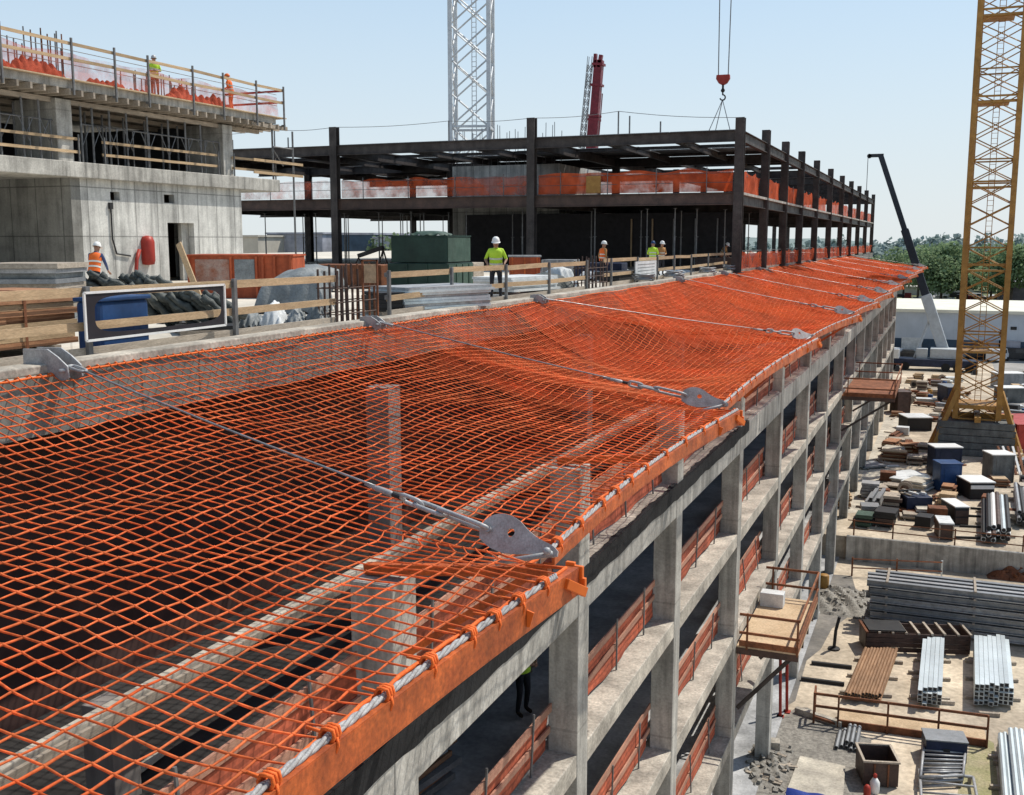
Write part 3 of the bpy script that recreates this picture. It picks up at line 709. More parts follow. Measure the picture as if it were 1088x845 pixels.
# top deck with formwork joists
m=MB(); m.box2((LX-14,18,7.55),(LX+.55,YE-.4,7.85)); obj('top_slab',m,'concrete',lb)
m=MB(); m.box2((LX-14,18,7.852),(LX+.75,YE+.25,7.90)); obj('deck_boards',m,'ply',lb)
y=19.0
while y<YE-.2:
    m=MB(); m.box2((LX-6,y,7.30),(LX+.70,y+.10,7.53)); obj('joist',m,'wood_old',lb); y+=.62
for x in (LX-.55,LX-2.6,LX-4.6):
    m=MB(); m.box2((x,18,7.10),(x+.16,YE-.5,7.28)); obj('bearer',m,'wood_old',lb)
rr=random.Random(5)
for k in range(9):
    m=MB(); x=LX+.6-k*.55; m.box2((x-.1,YE-2.4,7.31),(x,YE+.1+rr.uniform(0,.7),7.5)); obj('joist',m,'wood_old',lb)
# doorway frame and services on the wall
m=MB(); m.box2((LX-.5,dB-.5,0.0),(LX-.31,dB,dZ)); obj('door_reveal',m,'concrete',lb)
p=gx(157,268,LX+.12)
m=MB(); m.lathe((p.x,p.y,p.z-.55),[(.05,0),(.26,.03),(.30,.2),(.30,1.0),(.22,1.2),(.05,1.25)],10); tag(obj('hose_bag',m,'red_paint',smooth=True),'red bag hanging on the concrete wall beside the doorway','bag')
m=MB(); m.tube([p+V((0,-.5,.1)),p+V((.05,-.75,-.3)),p+V((.1,-.9,-.9)),p+V((.1,-.6,-1.3))],.09,6); tag(obj('hose',m,'red_paint',smooth=True),'short red hose drooping beside the red bag on the wall','hose')
q=gx(120,262,LX+.06)
m=MB(); m.tube([q+V((0,0,1.6)),q+V((0,0,.3)),q+V((0,.2,-.3)),q+V((0,1,-.4))],.035,5); m.box(q+V((0,0,1.65)),(.1,.18,.26)); tag(obj('power_cable',m,'black'),'black cable and socket hanging on the sunlit concrete wall','cable')
# guard rail of the top deck
t=thing('guard_rail','timber guard rail on steel posts around the top deck of the left building','guard rail',(LX+.7,35,7.9))
pys=[gx(x,100,LX+.7).y for x in (2,77,122,157,204,236,271)]+[YE]
for y in pys:
    m=MB(); m.box((LX+.78,y,8.35),(.07,.07,2.1)); m.box((LX+.72,y,7.5),(.2,.09,.09)); obj('post',m,'post',t)
for k,z in ((0,9.2),(1,8.62)):
    for a,b in zip([16]+pys,pys):
        m=MB(); m.bar((LX+.72,a+.02,z+random.uniform(-.02,.02)),(LX+.72,b-.02,z+random.uniform(-.02,.02)),.04,.12); obj('rail',m,'wood',t)
for z in (9.2,8.65):
    m=MB(); m.bar((LX+.7,YE+.02,z),(LX-2.8,YE+.04,z),.04,.1); obj('rail',m,'red_paint',t)
m=MB(); m.box((LX-2.8,YE,8.55),(.07,.07,1.4)); obj('post',m,'red_paint',t)
fence(LX+.62,18,LX+.62,YE-.3,7.9,.95,'mesh_pink','thin pinkish mesh hung inside the guard rail of the top left deck','mesh on the top left deck',40,posts=1,wav=.03)
def heap(x,y0,y1,w_,h,z,label,seed):
    rr=random.Random(seed); ps=[rr.random()*6 for _ in range(4)]
    def f(u,v):
        y=y0+u*(y1-y0); e=math.sin(math.pi*u)**.3; a=math.pi*v
        r=h*e*(.66+.22*math.sin(y*2.2+ps[0])+.2*math.sin(y*5.1+ps[1]+v*3)+.14*math.sin(y*11+v*9+ps[2])+.12*math.sin(y*19-v*14))
        return V((x+math.cos(a)*w_*(.9+.15*math.sin(y*3+ps[2])),y,z+math.sin(a)*r))
    m=MB(); m.sheet(f,int((y1-y0)*16)+4,18); return tag(obj('mesh_heap',m,'mesh_heap'),label,'mesh','orange mesh heaps on the top left deck')
heap(LX-.7,28.5,33.5,.6,.8,7.9,'rumpled orange mesh heap round the tall bars on the top left deck',1)
heap(LX-.6,33.3,38.3,.45,.45,7.9,'low strip of orange mesh left of the lime worker on the top deck',2)
heap(LX-.7,38.8,43.6,.55,.75,7.9,'orange mesh heap piled between the two workers on the top left deck',3)
def rebars(x,y0,y1,n,h0,h1,label,seed,red=False,z=7.9):
    rr=random.Random(seed); t=thing('rebar_cluster',label,'rebar',(x,(y0+y1)/2,z),'rebar on the top left deck')
    for k in range(n):
        y=y0+(y1-y0)*k/max(1,n-1)+rr.uniform(-.04,.04); h=rr.uniform(h0,h1); xx=x+rr.uniform(-.35,.35)
        m=MB(); m.tube([(xx,y,z),(xx+rr.uniform(-.03,.03),y,z+h)],.028,5); obj('bar',m,'rust' if red and rr.random()<.7 else 'post',t)
rebars(LX-1.3,29.8,32.0,9,1.35,1.5,'row of dark starter bars at the left end of the top left deck',1)
rebars(LX-1.2,32.1,33.6,10,1.7,2.1,'tight cluster of tall rusty column bars on the top left deck',2,True)
rebars(LX-2.6,38.6,43.5,26,1.15,1.6,'long row of grey starter bars right of the lime worker on the top left deck',3)
rebars(LX-3.2,36.4,38,7,.6,.8,'few short pale bars left of the lime worker on the top left deck',4)
# shoring frames of the second storey
for k,px in enumerate((2,26,44,88,100,118,136,158,180,198,214)):
    y=gx(px,150,LX-.3).y; t=thing('shoring_tower','grey shoring frame under the top deck of the left building, %s from left'%ORD[k],'shoring',(LX-.6,y,4.85),'shoring frames in the left building')
    for dy,dx in ((0,0),(1.1,-1.4)):
        m=MB(); m.tube([(LX-.35+dx,y+dy*.1,4.85),(LX-.35+dx,y+dy*.1,7.1)],.045,6); obj('leg',m,'post',t)
    m=MB(); m.tube([(LX-.35,y,6.4),(LX-.35,y+1.35,6.4)],.03,5); m.tube([(LX-.35,y+1.35,4.86),(LX-.35,y+1.35,6.42)],.03,5); m.tube([(LX-.35,y,5.5),(LX-.35,y+.5,6.4)],.022,5); m.tube([(LX-.35,y+1.35,5.5),(LX-.35,y+.85,6.4)],.022,5); obj('brace',m,'post',t)
for k,(a,b) in enumerate(((20,33.2),(34.4,41.9),(42.9,46.5))):
    t=thing('guard_rail','pair of timber rails across the open second storey of the left building, %s bay'%('left','middle','right')[k],'guard rail',(LX-.1,(a+b)/2,4.85),'second storey rails')
    for z in (5.25,5.75):
        m=MB(); m.bar((LX-.08,a,z),(LX-.08,b,z+.02),.04,.11); obj('rail',m,'wood',t)
    for y in (a+.1,b-.1):
        m=MB(); m.box((LX-.03,y,5.4),(.05,.05,1.09)); obj('post',m,'post',t)
# scaffold tower at the far corner
t=thing('scaffold_frame','slim scaffold frame standing off the right end of the left building','scaffold',(LX+.2,47.6,4.86),None)
m=MB(); m.tube([(LX+.1,47.8,0),(LX+.1,47.8,7.4)],.05,6); obj('leg',m,'post',t)
m=MB(); m.tube([(LX+.1,46.0,4.85),(LX+.1,46.0,7.4)],.05,6); obj('leg',m,'post',t)
m=MB(); m.tube([(LX+.1,46.0,6.5),(LX+.1,47.8,6.5)],.035,5); m.tube([(LX+.1,46.0,6.4),(LX+.1,46.9,5.6)],.03,5); obj('brace',m,'post',t)
for z in (5.15,5.75):
    m=MB(); m.bar((LX+.15,44.3,z),(LX+.15,48.6,z),.05,.13); obj('rail',m,'wood',t)

# ================================================================== TALL CRANES
def lattice(mb_leg,mb_br,base,top,w,leg,br,step,nplat=0,turn=0):
    b=V(base);t=V(top); d=(t-b); L=d.length; d.normalize(); ax=V((math.cos(turn),math.sin(turn),0)); ay=d.cross(ax).normalized(); ax=ay.cross(d)
    cs=[(ax*sx+ay*sy)*w/2 for sx,sy in((-1,-1),(1,-1),(1,1),(-1,1))]
    for c in cs: mb_leg.bar(b+c,t+c,leg,leg,up=ay)
    n=int(L/step)
    for k in range(n):
        for q in range(4):
            c0,c1=cs[q],cs[(q+1)%4]; p=b+d*(k*step); p2=b+d*((k+1)*step)
            mb_br.tube([p+c0,p2+c1],br,4); mb_br.tube([p+c1,p2+c0],br,4)
            if k%4==0: mb_br.bar(p+c0,p+c1,br*2.6,br*2.6)
t=thing('tower_crane','white lattice tower crane mast rising behind the steel frame','crane',(-47.6,105,0))
ml,mbk=MB(),MB(); lattice(ml,mbk,(-47.6,105,0),(-47.6,105,42),4.0,.42,.09,3.4,turn=.30); obj('mast_legs',ml,'crane_white',t); obj('mast_bracing',mbk,'crane_white',t)
hx,hy=-14.1,70.2; hd=(V((hx,hy,0))-V((-47.6,105,0))).normalized()
j0=V((-47.6,105,43.5)); m1,m2=MB(),MB(); lattice(m1,m2,j0-hd*16,j0+hd*58,1.6,.14,.06,2.2); obj('jib',m1,'crane_white',t); obj('jib_bracing',m2,'crane_white',t)
m=MB(); m.box(j0-hd*14+V((0,0,-1.5)),(3,2.2,3)); obj('counterweight',m,'ballast',t)
m=MB(); m.box(j0+V((2.2,-1,-1)),(2,2,2.4)); m.lathe((j0.x,j0.y,41.6),[(2.2,0),(2.2,1.2)],16); obj('cab',m,'crane_white',t)
# ladder inside the mast
m=MB()
for s_ in (-.25,.25): m.tube([(-47.6+s_,105.6,0),(-47.6+s_,105.6,41)],.05,4)
z=.5
while z<41: m.tube([(-47.85,105.6,z),(-47.35,105.6,z)],.035,4); z+=.5
obj('ladder',m,'crane_white',t)
# hook block
zb=gy(768,85,hy).z
t=thing('hook_block','small red hook block hanging on two ropes over the steel frame','hook',(hx,hy,zb-.6))
m=MB(); m.prism([(-.95,.5),(.95,.5),(1.0,.1),(.6,-.35),(.2,-.5),(-.2,-.5),(-.6,-.35),(-1.0,.1)],V((hx-.0,hy-.15,zb)),V((.44,0,0)),V((0,0,.62)),V((0,1,0)),.3); obj('sheave_case',m,'red_paint',t,bevel=.03)
for s_ in (-.42,.42):
    m=MB(); m.tube([(hx+s_*.75,hy,zb+.28),(hx+s_*1.5,hy,42.8)],.035,5); obj('rope',m,'post',t)
m=MB(); m.tube([(hx,hy,zb-.28),(hx,hy,zb-.6)],.07,8); m.ball((hx,hy,zb-.66),.14,8); m.tube([(hx,hy,zb-.66),(hx,hy,zb-.95)],.05,6); m.tube([(hx+.17*math.cos(a),hy,zb-1.1+.17*math.sin(a)) for a in [1.6-k*.45 for k in range(11)]],.05,6); obj('hook',m,'black',t,smooth=True)
lz=8.15
t=thing('steel_bundle','steel bundle slung under the red hook block behind the roof beam','steel',(hx,hy,lz))
for k in range(4):
    m=MB(); m.ibeam((hx-1.4,hy-.4+k*.22,lz+.12),(hx+1.2,hy-.4+k*.22,lz+.12),.2,.22,.02,.02); obj('beam',m,'steel_dark',t)
for dx,dy in ((-.95,-.4),(.75,-.4),(-.6,.4)):
    m=MB(); m.tube([(hx,hy,zb-1.25),(hx+dx,hy+dy,lz+.2)],.028,5); obj('sling',m,'steel_grey',t)
# red telescopic crane behind
tp=gy(637,60,115); bt=gy(630,146,115)
bd=(tp-bt).normalized(); ft=bt-bd*((bt.z-2.6)/bd.z)
t=thing('mobile_crane','dark red telescopic crane boom standing up behind the steel frame','crane',(ft.x,ft.y,0))
rt=V((1,0,0)); 
m=MB(); m.bar(ft,tp-bd*6.5,1.15,1.1,up=(0,1,0)); obj('boom',m,'crane_red',t,bevel=.06)
m=MB(); m.bar(tp-bd*6.6,tp-bd*.4,.92,.9,up=(0,1,0)); obj('boom_section',m,'crane_red',t,bevel=.05)
for q in (1.0,3.2,6.5,6.9):
    m=MB(); c=tp-bd*q; m.bar(c,c+bd*.25,1.22,1.2,up=(0,1,0)); obj('boom_collar',m,'crane_red',t)
m=MB(); m.bar(tp-bd*1.2+V((.1,-.2,0)),tp+bd*.1+V((.25,-.2,0)),.35,.5,up=(0,1,0)); m.bar(tp-bd*1.2+V((-.35,-.2,0)),tp+bd*.25+V((-.4,-.2,0)),.3,.5,up=(0,1,0)); m.bar(tp-bd*4+V((.72,-.1,0)),tp-bd*9+V((.72,-.1,0)),.1,.1); obj('boom_head',m,'crane_red',t)
m1,m2=MB(),MB(); lattice(m1,m2,tp-bd*9.8+V((-1.15,-.2,0)),tp+V((-.95,-.2,0)),.5,.06,.03,.9); obj('lattice_jib',m1,'steel_grey',t); obj('lattice_bracing',m2,'steel_grey',t)
m=MB(); m.box((ft.x,ft.y,1.75),(3.2,5,1.4)); m.box((ft.x,ft.y,.72),(2.8,10,.6)); 
obj('carrier',m,'crane_red',t,bevel=.08)
for sx in (-1.3,1.3):
    for yy in (-3.6,-2,2,3.6):
        m=MB(); m.prism([(.55*math.cos(k*math.pi/8),.55*math.sin(k*math.pi/8)) for k in range(16)],V((ft.x+sx-.2,ft.y+yy,.55)),V((0,1,0)),V((0,0,1)),V((1,0,0)),.4); obj('wheel',m,'tyre',t)
# yellow tower crane on ballast
cb=gp(1036,486,GU); cx_,cy_=cb.x,cb.y+2.6
t=thing('tower_crane','yellow lattice tower crane mast standing on stacked grey ballast in the yard','crane',(cx_,cy_,GU))
ZB=GU+3.3
ml,mbk=MB(),MB(); lattice(ml,mbk,(cx_,cy_,ZB),(cx_,cy_,46),3.55,.46,.05,1.9,turn=-.04); obj('mast_legs',ml,'yellow',t); obj('mast_bracing',mbk,'yellow',t)
m=MB()
for s_ in (-.25,.25): m.tube([(cx_+s_,cy_+.9,ZB),(cx_+s_,cy_+.9,45)],.03,4)
z=ZB
while z<45: m.tube([(cx_-.25,cy_+.9,z),(cx_+.25,cy_+.9,z)],.02,4); z+=.45
obj('ladder',m,'yellow',t)
for z in (ZB+6,ZB+13.2,ZB+20.4,ZB+27.6,ZB+34.8):
    m=MB(); m.box((cx_-.3,cy_+.3,z),(2.5,2.3,.06)); m.box((cx_,cy_-1.78,z+.5),(3.3,.14,.16)); m.box((cx_,cy_-1.78,z),(3.3,.14,.16)); m.box((cx_,cy_+1.78,z+.5),(3.3,.12,.14)); obj('landing',m,'yellow',t)
for sx in (-1,1):
    for sy in (-1,1):
        m=MB(); m.bar((cx_+sx*1.78,cy_+sy*1.78,ZB+2.6),(cx_+sx*3.2,cy_+sy*2.2,ZB-1.6),.42,.42); m.bar((cx_+sx*3.2,cy_+sy*2.2,ZB-1.6),(cx_+sx*3.8,cy_+sy*2.45,GU),.4,.4); obj('strut',m,'yellow',t)
m=MB(); m.box((cx_,cy_,ZB+1.1),(3.9,3.9,.35)); m.box((cx_,cy_,ZB+.1),(6,.5,.45)); m.box((cx_,cy_,ZB+.1),(.5,6,.44)); obj('base_frame',m,'yellow',t)
for k in range(5):
    wd=7.1-k*.2; m=MB(); z=GU+.02+k*.62
    m.box((cx_-.02*k,cy_-.1,z+.3),(wd,4.6,.58)); obj('ballast_slab',m,'ballast',t,bevel=.04)
# mobile crane in the yard with long raised boom
cf=gp(1003,392,GU); CYY=cf.y
tp=gy(936,166,CYY+6); ft=V((cf.x,cf.y,GU+2.2)); bd=(tp-ft).normalized(); L=(tp-ft).length
t=thing('mobile_crane','mobile crane with a raised grey and black boom and dark blue carrier in the yard','crane',(cf.x,cf.y,GU))
m=MB(); m.bar(ft,ft+bd*L*.29,1.55,1.5,up=(0,1,0)); obj('lower_boom',m,'boom_grey',t,bevel=.1)
m=MB(); m.bar(ft+bd*L*.285,ft+bd*L*.62,1.15,1.1,up=(0,1,0)); obj('middle_boom',m,'boom_dark',t,bevel=.08)
m=MB(); m.bar(ft+bd*L*.615,tp,.8,.8,up=(0,1,0)); obj('upper_boom',m,'boom_dark',t,bevel=.08)
m=MB(); m.box(tp+V((-.7,0,.1)),(2.2,.6,.5)); m.tube([tp+V((-1.7,-.3,.05)),tp+V((-1.7,.3,.05))],.35,10); obj('boom_head',m,'boom_dark',t)
m=MB(); m.tube([tp+V((-1.9,0,0)),tp+V((-1.9,0,-5.2))],.05,4); obj('rope',m,'post',t)
m=MB(); m.box(tp+V((-1.9,0,-5.7)),(.55,.4,1.0)); m.ball(tp+V((-1.9,0,-6.5)),.35,8); obj('hook',m,'black',t)
m=MB(); c=V((cf.x-1,cf.y-1.5,GU)); m.tube([c+V((-3.2,0,1.6)),ft+bd*L*.2],.22,7); obj('ram',m,'boom_grey',t)
m=MB(); m.box(c+V((-1.2,-1,1.15)),(13.5,2.8,1.1)); obj('carrier',m,'blue_dark',t,bevel=.1)
m=MB(); m.box(c+V((-6.6,-1,2.35)),(2.6,2.7,1.5)); obj('cab',m,'white',t,bevel=.15)
m=MB(); m.box(c+V((1.2,0,2.5)),(4.5,2.9,1.5)); m.box(c+V((-2.2,-.6,2.4)),(1.6,1.6,1.6)); obj('superstructure',m,'boom_grey',t,bevel=.1)
for xx in (-6.2,-4.4,1.2,2.8,4.4):
    m=MB(); m.prism([(.62*math.cos(k*math.pi/8),.62*math.sin(k*math.pi/8)) for k in range(16)],c+V((xx,-2.5,.62)),V((1,0,0)),V((0,0,1)),V((0,1,0)),.5); obj('wheel',m,'tyre',t)
for xx in (-5.4,5.2):
    m=MB(); m.box(c+V((xx,-1,.7)),(.4,7,.35)); m.box(c+V((xx,-4.4,.35)),(.6,.6,.7)); obj('outrigger',m,'boom_dark',t)
#@@PART3
# ================================================================== PEOPLE
def person(label,loc,rot,shirt,legs,helmet,vest=None,bend=0.0,arms='down',hood=None,scale=1.0):
    """one continuous skinned body with vest and helmet as its children; faces -Y before rot"""
    J=[];Eg=[];Rd=[]
    def n(p,r,par=None):
        J.append(V(p)); Rd.append(r if isinstance(r,tuple) else (r,r)); i=len(J)-1
        if par is not None: Eg.append((par,i))
        return i
    cb,sb_=math.cos(bend),math.sin(bend)
    def T_(x,y,z): # upper body bends forward (towards -Y) about the hips
        dz=z-.95; return (x,y*cb-dz*sb_,.95+dz*cb+y*sb_)
    pe=n((0,0,.95),(.155,.11)); sp=n(T_(0,0,1.13),(.145,.10),pe); ch=n(T_(0,.0,1.33),(.17,.12),sp); nk=n(T_(0,.01,1.47),(.07,.07),ch)
    h0=n(T_(0,-.02,1.55),(.062,.075),nk); h1=n(T_(0,-.02,1.64),(.075,.092),h0); h2=n(T_(0,-.01,1.73),(.055,.065),h1)
    n(T_(0,-.118,1.625),.018,h1)
    for s_ in (-1,1):
        n(T_(s_*.083,-.005,1.635),(.012,.022),h1)
    hands=[]
    for s_ in (-1,1):
        sh=n(T_(s_*.185,.01,1.42),.062,ch)
        if arms=='rail': el=(s_*.30,.0,1.16); wr=(s_*.24,-.24,1.09); dr=V((0,-.75,-.66))
        elif arms=='front': el=(s_*.27,-.02,1.15); wr=(s_*.10,-.23,1.13); dr=V((-s_*.8,-.6,0))
        elif arms=='reach': el=(s_*.25,-.16,1.18); wr=(s_*.2,-.40,1.05); dr=V((0,-.8,-.6))
        else: el=(s_*.26,.03,1.14); wr=(s_*.27,-.06,.90); dr=V((0,-.25,-.97))
        e=n(T_(*el),.045,sh); w_=n(T_(*wr),.028,e); dr.normalize()
        wv=J[w_]; pm=n(wv+dr*.07,(.038,.022),w_); hands.append(wv+dr*.08)
        sd_=V((1,0,0)) if abs(dr.x)<.5 else V((0,0,1))
        for q,(o,l) in enumerate(((-.030,.060),(-.010,.075),(.010,.070),(.030,.052))):
            f1=n(wv+dr*(.11)+sd_*o,.0095,pm); n(wv+dr*(.11+l*.6)+sd_*o+V((0,.0,-.008)),.009,f1)
            n(wv+dr*(.11+l*.85)+sd_*o+V((0,.02,-.022)),.008,len(J)-1)
        tb=n(wv+dr*.06-sd_*s_*.04,.011,pm); n(wv+dr*.10-sd_*s_*.058,.009,tb)
    for s_ in (-1,1):
        hp=n((s_*.10,0,.88),.092,pe); kn=n((s_*.12,-.03-.06*bend,.49),.062,hp); an=n((s_*.13,.02,.10),.043,kn); n((s_*.145,-.13,.045),(.045,.036),an)
    me=bpy.data.meshes.new('person_body'); me.from_pydata(J,Eg,[]); ob=bpy.data.objects.new('tmp',me); COL.objects.link(ob)
    md=ob.modifiers.new('skin','SKIN'); md.use_smooth_shade=True
    for i,sv in enumerate(me.skin_vertices[0].data): sv.radius=Rd[i]; sv.use_root=(i==0)
    ss=ob.modifiers.new('s','SUBSURF'); ss.levels=2; ss.render_levels=2
    bpy.context.view_layer.update()
    ev=ob.evaluated_get(bpy.context.evaluated_depsgraph_get()); body=bpy.data.meshes.new_from_object(ev)
    bpy.data.objects.remove(ob)
    for k in ('skin',shirt,legs,'boot'): body.materials.append(MT[k])
    neck=J[nk]; 
    for p in body.polygons:
        c=p.center; hd=min((c-h).length for h in hands)
        up=(c-V((0,0,.95))).dot(V((0,-sb_,cb)))
        if hd<(.31 if shirt=='lime' else .125): p.material_index=0
        elif c.z<.13: p.material_index=3
        elif up>.55 and abs(c.x)<.12: p.material_index=0
        elif up<.0 and c.z<.99: p.material_index=2
        else: p.material_index=1
        p.use_smooth=True
    root=bpy.data.objects.new('person',body); COL.objects.link(root); root.location=loc; root.rotation_euler=(0,0,rot); root.scale=(scale,)*3
    WL[root]=V((0,0,0)); tag(root,label,'person')
    def kid(name,mb,mat,**k): return obj(name,mb,mat,root,**k)
    if vest:
        prof=[(.90,.185,.145),(1.0,.18,.14),(1.15,.178,.13),(1.30,.2,.145),(1.40,.205,.14),(1.455,.15,.10),(1.475,.09,.08)]
        m=MB(); N=20; rings=[]
        for z,rx,ry in prof: rings.append([V(T_(rx*math.cos(2*math.pi*k/N),ry*math.sin(2*math.pi*k/N),z)) for k in range(N)])
        vs=[v for r in rings for v in r]; fs=[];
        for i in range(len(rings)-1):
            for k in range(N): fs.append((i*N+k,i*N+(k+1)%N,(i+1)*N+(k+1)%N,(i+1)*N+k))
        m.add(vs,fs); ve=kid('vest',m,vest,smooth=True)
        for za,zb in ((1.02,1.07),(1.17,1.22)):
            m=MB(); 
            def ell(z,g=1.045):
                for (z0,a0,b0),(z1,a1,b1) in zip(prof,prof[1:]):
                    if z0<=z<=z1: f_=(z-z0)/(z1-z0); return (a0+(a1-a0)*f_)*g,(b0+(b1-b0)*f_)*g
            r2=[]
            for z in (za,zb):
                a,b=ell(z); r2.append([V(T_(a*math.cos(2*math.pi*k/N),b*math.sin(2*math.pi*k/N),z)) for k in range(N)])
            m.add(r2[0]+r2[1],[(k,(k+1)%N,N+(k+1)%N,N+k) for k in range(N)]); obj('reflective_band',m,'reflect',ve)
    # helmet
    m=MB(); prof=[(.125,0),(.128,.02),(.122,.06),(.10,.11),(.06,.14),(.01,.15)]; c0=V((0,-.012,1.665))
    N=18; vs=[];fs=[]
    for r_,z in prof: vs+=[V(T_(*(c0+V((r_*.86*math.cos(2*math.pi*k/N),r_*1.08*math.sin(2*math.pi*k/N),z))))) for k in range(N)]
    for i in range(len(prof)-1):
        for k in range(N): fs.append((i*N+k,i*N+(k+1)%N,(i+1)*N+(k+1)%N,(i+1)*N+k))
    fs.append(tuple((len(prof)-1)*N+k for k in range(N))); m.add(vs,fs)
    bo=[V(T_(*(c0+V((.86*r_*math.cos(a),1.08*r_*math.sin(a)-(.06 if math.sin(a)<-.2 and r_>.13 else 0),z))))) for r_,z in ((.12,.004),(.15,-.006)) for a in [2*math.pi*k/N for k in range(N)]]
    m.add(bo,[(k,(k+1)%N,N+(k+1)%N,N+k) for k in range(N)]); hm=kid('helmet',m,helmet,smooth=True)
    for s_ in (-1,1):
        m=MB(); m.ball(T_(s_*.032,-.103,1.652),.011,6); kid('eye',m,'boot')
    m=MB(); m.tube([T_(-.025,-.108,1.583),T_(0,-.114,1.58),T_(.025,-.108,1.583)],.006,5); kid('mouth',m,'red_paint')
    return root
def face(loc,ang=0): # rotation so that the figure looks towards the camera, turned by ang
    d=CAM-V(loc); return math.atan2(d.x,-d.y)+ang
def deckp(px,py): return gp(px,py,0.0)
p=gx(527,320,-12.75); p.z=0; person('worker in lime shirt and white helmet leaning on the timber rail beside the green boxes',p,face(p),'lime','trousers','white','lime',.16,'rail',scale=1.07)
p=gp(102,322,0); person('worker in orange vest and white helmet, back turned, at the sunlit concrete wall',p,face(p,2.6),'shirt_blue','trousers','white','hivis_orange',.30,'reach')
p=gx(165,100,LX-.2); person('worker in lime top and grey helmet standing at the rail of the top left deck',(p.x,p.y,7.9),face(p,.1),'lime','trousers_brown','galv','lime',.0,'front')
p=gx(246,110,LX-.2); person('worker dressed all in orange near the right end of the top left deck',(p.x,p.y,7.9),face(p,-1.9),'hivis_orange','hivis_orange','orange_bright','hivis_orange',.22,'front')
p=gp(640,299,0); person('worker in orange vest and white helmet under the steel floor, left of the notice board',p,face(p,2.2),'tan','trousers','white','hivis_orange',.08,'down')
p=gp(693,294,0); person('worker in lime vest seen from behind next to the notice board',p,face(p,3.0),'lime','trousers','blue','lime',.12,'front')
p=gp(702,293,0); person('worker in tan jacket and white helmet just right of the lime vest',p,face(p,.6),'tan','trousers','white','tan',.1,'front')
p=gp(766,286,0); person('worker in tan jacket bending forward beside the steel corner column',p,face(p,1.2),'tan','trousers_brown','white','tan',.55,'reach')
p=gx(553,757,-7.5); p=gp(555,760,L2); person('worker in lime top and dark trousers walking on the shaded floor inside the frame',(p.x,p.y,L2),face(p,.9),'lime','trousers','white','lime',.1,'front')

# ================================================================== DECK EDGE
mb=MB(); mb.box2((DX-.42,-8,.003),(DX-.02,176,.13)); tag(obj('kerb',mb,'concrete_ledge',bevel=.02),'pale concrete kerb running along the deck edge beside the net','kerb')
RX=-12.05
def rail(label,pxs,ends,posth=1.12,rails=((1.02,.14),(.50,.13)),toe=True,x=RX,group='timber guard rails along the deck edge',mat='wood'):
    ys=[gx(px,300,x).y for px in pxs]; a,b=[gx(e,300,x).y for e in ends]
    t=thing('guard_rail',label,'guard rail',(x,(a+b)/2,0),group)
    for y in ys:
        m=MB(); m.box((x+.055,y,posth/2),(.07,.09,posth)); m.box((x+.05,y,.02),(.2,.2,.03)); obj('post',m,'post',t,bevel=.006)
        for z,h in rails:
            m=MB(); m.box((x+.01,y,z),(.09,.12,.10)); obj('clamp',m,'post',t)
    for z,h in rails:
        segs=[a]+[q for q in ys[1:-1]]+[b]
        for q0,q1 in zip(segs,segs[1:]):
            m=MB(); m.bar((x,q0+.004,z+random.uniform(-.03,.03)),(x,q1-.004,z+random.uniform(-.03,.03)),.045,h); obj('rail',m,mat,t)
    if toe:
        m=MB(); m.bar((x,a,.10),(x,b,.10),.045,.19); obj('toe_board',m,'wood_old',t)
    return t
rail('near timber guard rail with two posts, holding the white framed sign',(88,246),(-90,356))
rail('timber guard rail in front of the green boxes and the lime worker',(411,478,536,582,622),(411,622))
rail('timber guard rail along the deck edge below the workers and the notice board',(648,676,697,715,733,751,768,778),(640,782),x=-12.3)
# sign board on the near rail
sxp=RX+.16
c=[gx(89,311,sxp),gx(239,303,sxp),gx(239,346,sxp),gx(92,362,sxp)]
ya,yb=(c[0].y+c[3].y)/2,(c[1].y+c[2].y)/2; z0,z1=(c[2].z+c[3].z)/2,(c[0].z+c[1].z)/2
t=thing('sign_board','white framed dark sign with a large rounded opening on the near guard rail','sign',(sxp,(ya+yb)/2,z0))
W_=yb-ya; H_=z1-z0
m=MB()
for a_,b_ in (((ya,z0),(yb,z0)),((ya,z1),(yb,z1)),((ya,z0),(ya,z1)),((yb,z0),(yb,z1))):
    m.bar((sxp,a_[0],a_[1]),(sxp,b_[0],b_[1]),.03,.035,up=(0,0,1) if a_[1]==b_[1] else (0,1,0))
obj('frame',m,'white',t)
N=48; inn=[];outr=[]
for k in range(N):
    an=2*math.pi*k/N; ca,sa=math.cos(an),math.sin(an)
    s1=1/max(abs(ca),abs(sa)); outr.append((.5*W_*(1+.98*ca*s1),.5*H_*(1+.98*sa*s1)))
    e=.35; u_=math.copysign(abs(ca)**e,ca); v_=math.copysign(abs(sa)**(e+.15),sa)
    inn.append((W_*(.515+.455*u_),H_*(.52+.40*v_)))
vs=[];fs=[]
for dx in (-.004,.004):
    for ring in (outr,inn): vs+=[V((sxp-.005+dx,ya+y,z0+z)) for y,z in ring]
for k in range(N):
    j=(k+1)%N; fs+=[(k,j,N+j,N+k),(2*N+k,3*N+k,3*N+j,2*N+j),(N+k,N+j,3*N+j,3*N+k)]
m=MB(); m.add(vs,fs); obj('panel',m,'navy',t)
# blue bin behind the sign
bx=-12.3; y0=gx(109,360,bx).y; y1=gx(161,360,bx).y
t=thing('blue_bin','blue plastic bin standing behind the white framed sign','bin',(bx-.5,(y0+y1)/2,0))
m=MB(); m.box((bx-.27,(y0+y1)/2,.43),(.5,y1-y0,.84)); obj('tub',m,'blue',t,bevel=.06)
m=MB(); m.box((bx-.27,(y0+y1)/2,.88),(.56,y1-y0+.06,.07)); obj('lid',m,'blue',t,bevel=.02)
m=MB(); m.box((bx+.012,(y0+y1)/2,.33),(.012,y1-y0-.05,.03)); obj('rib',m,'white',t)
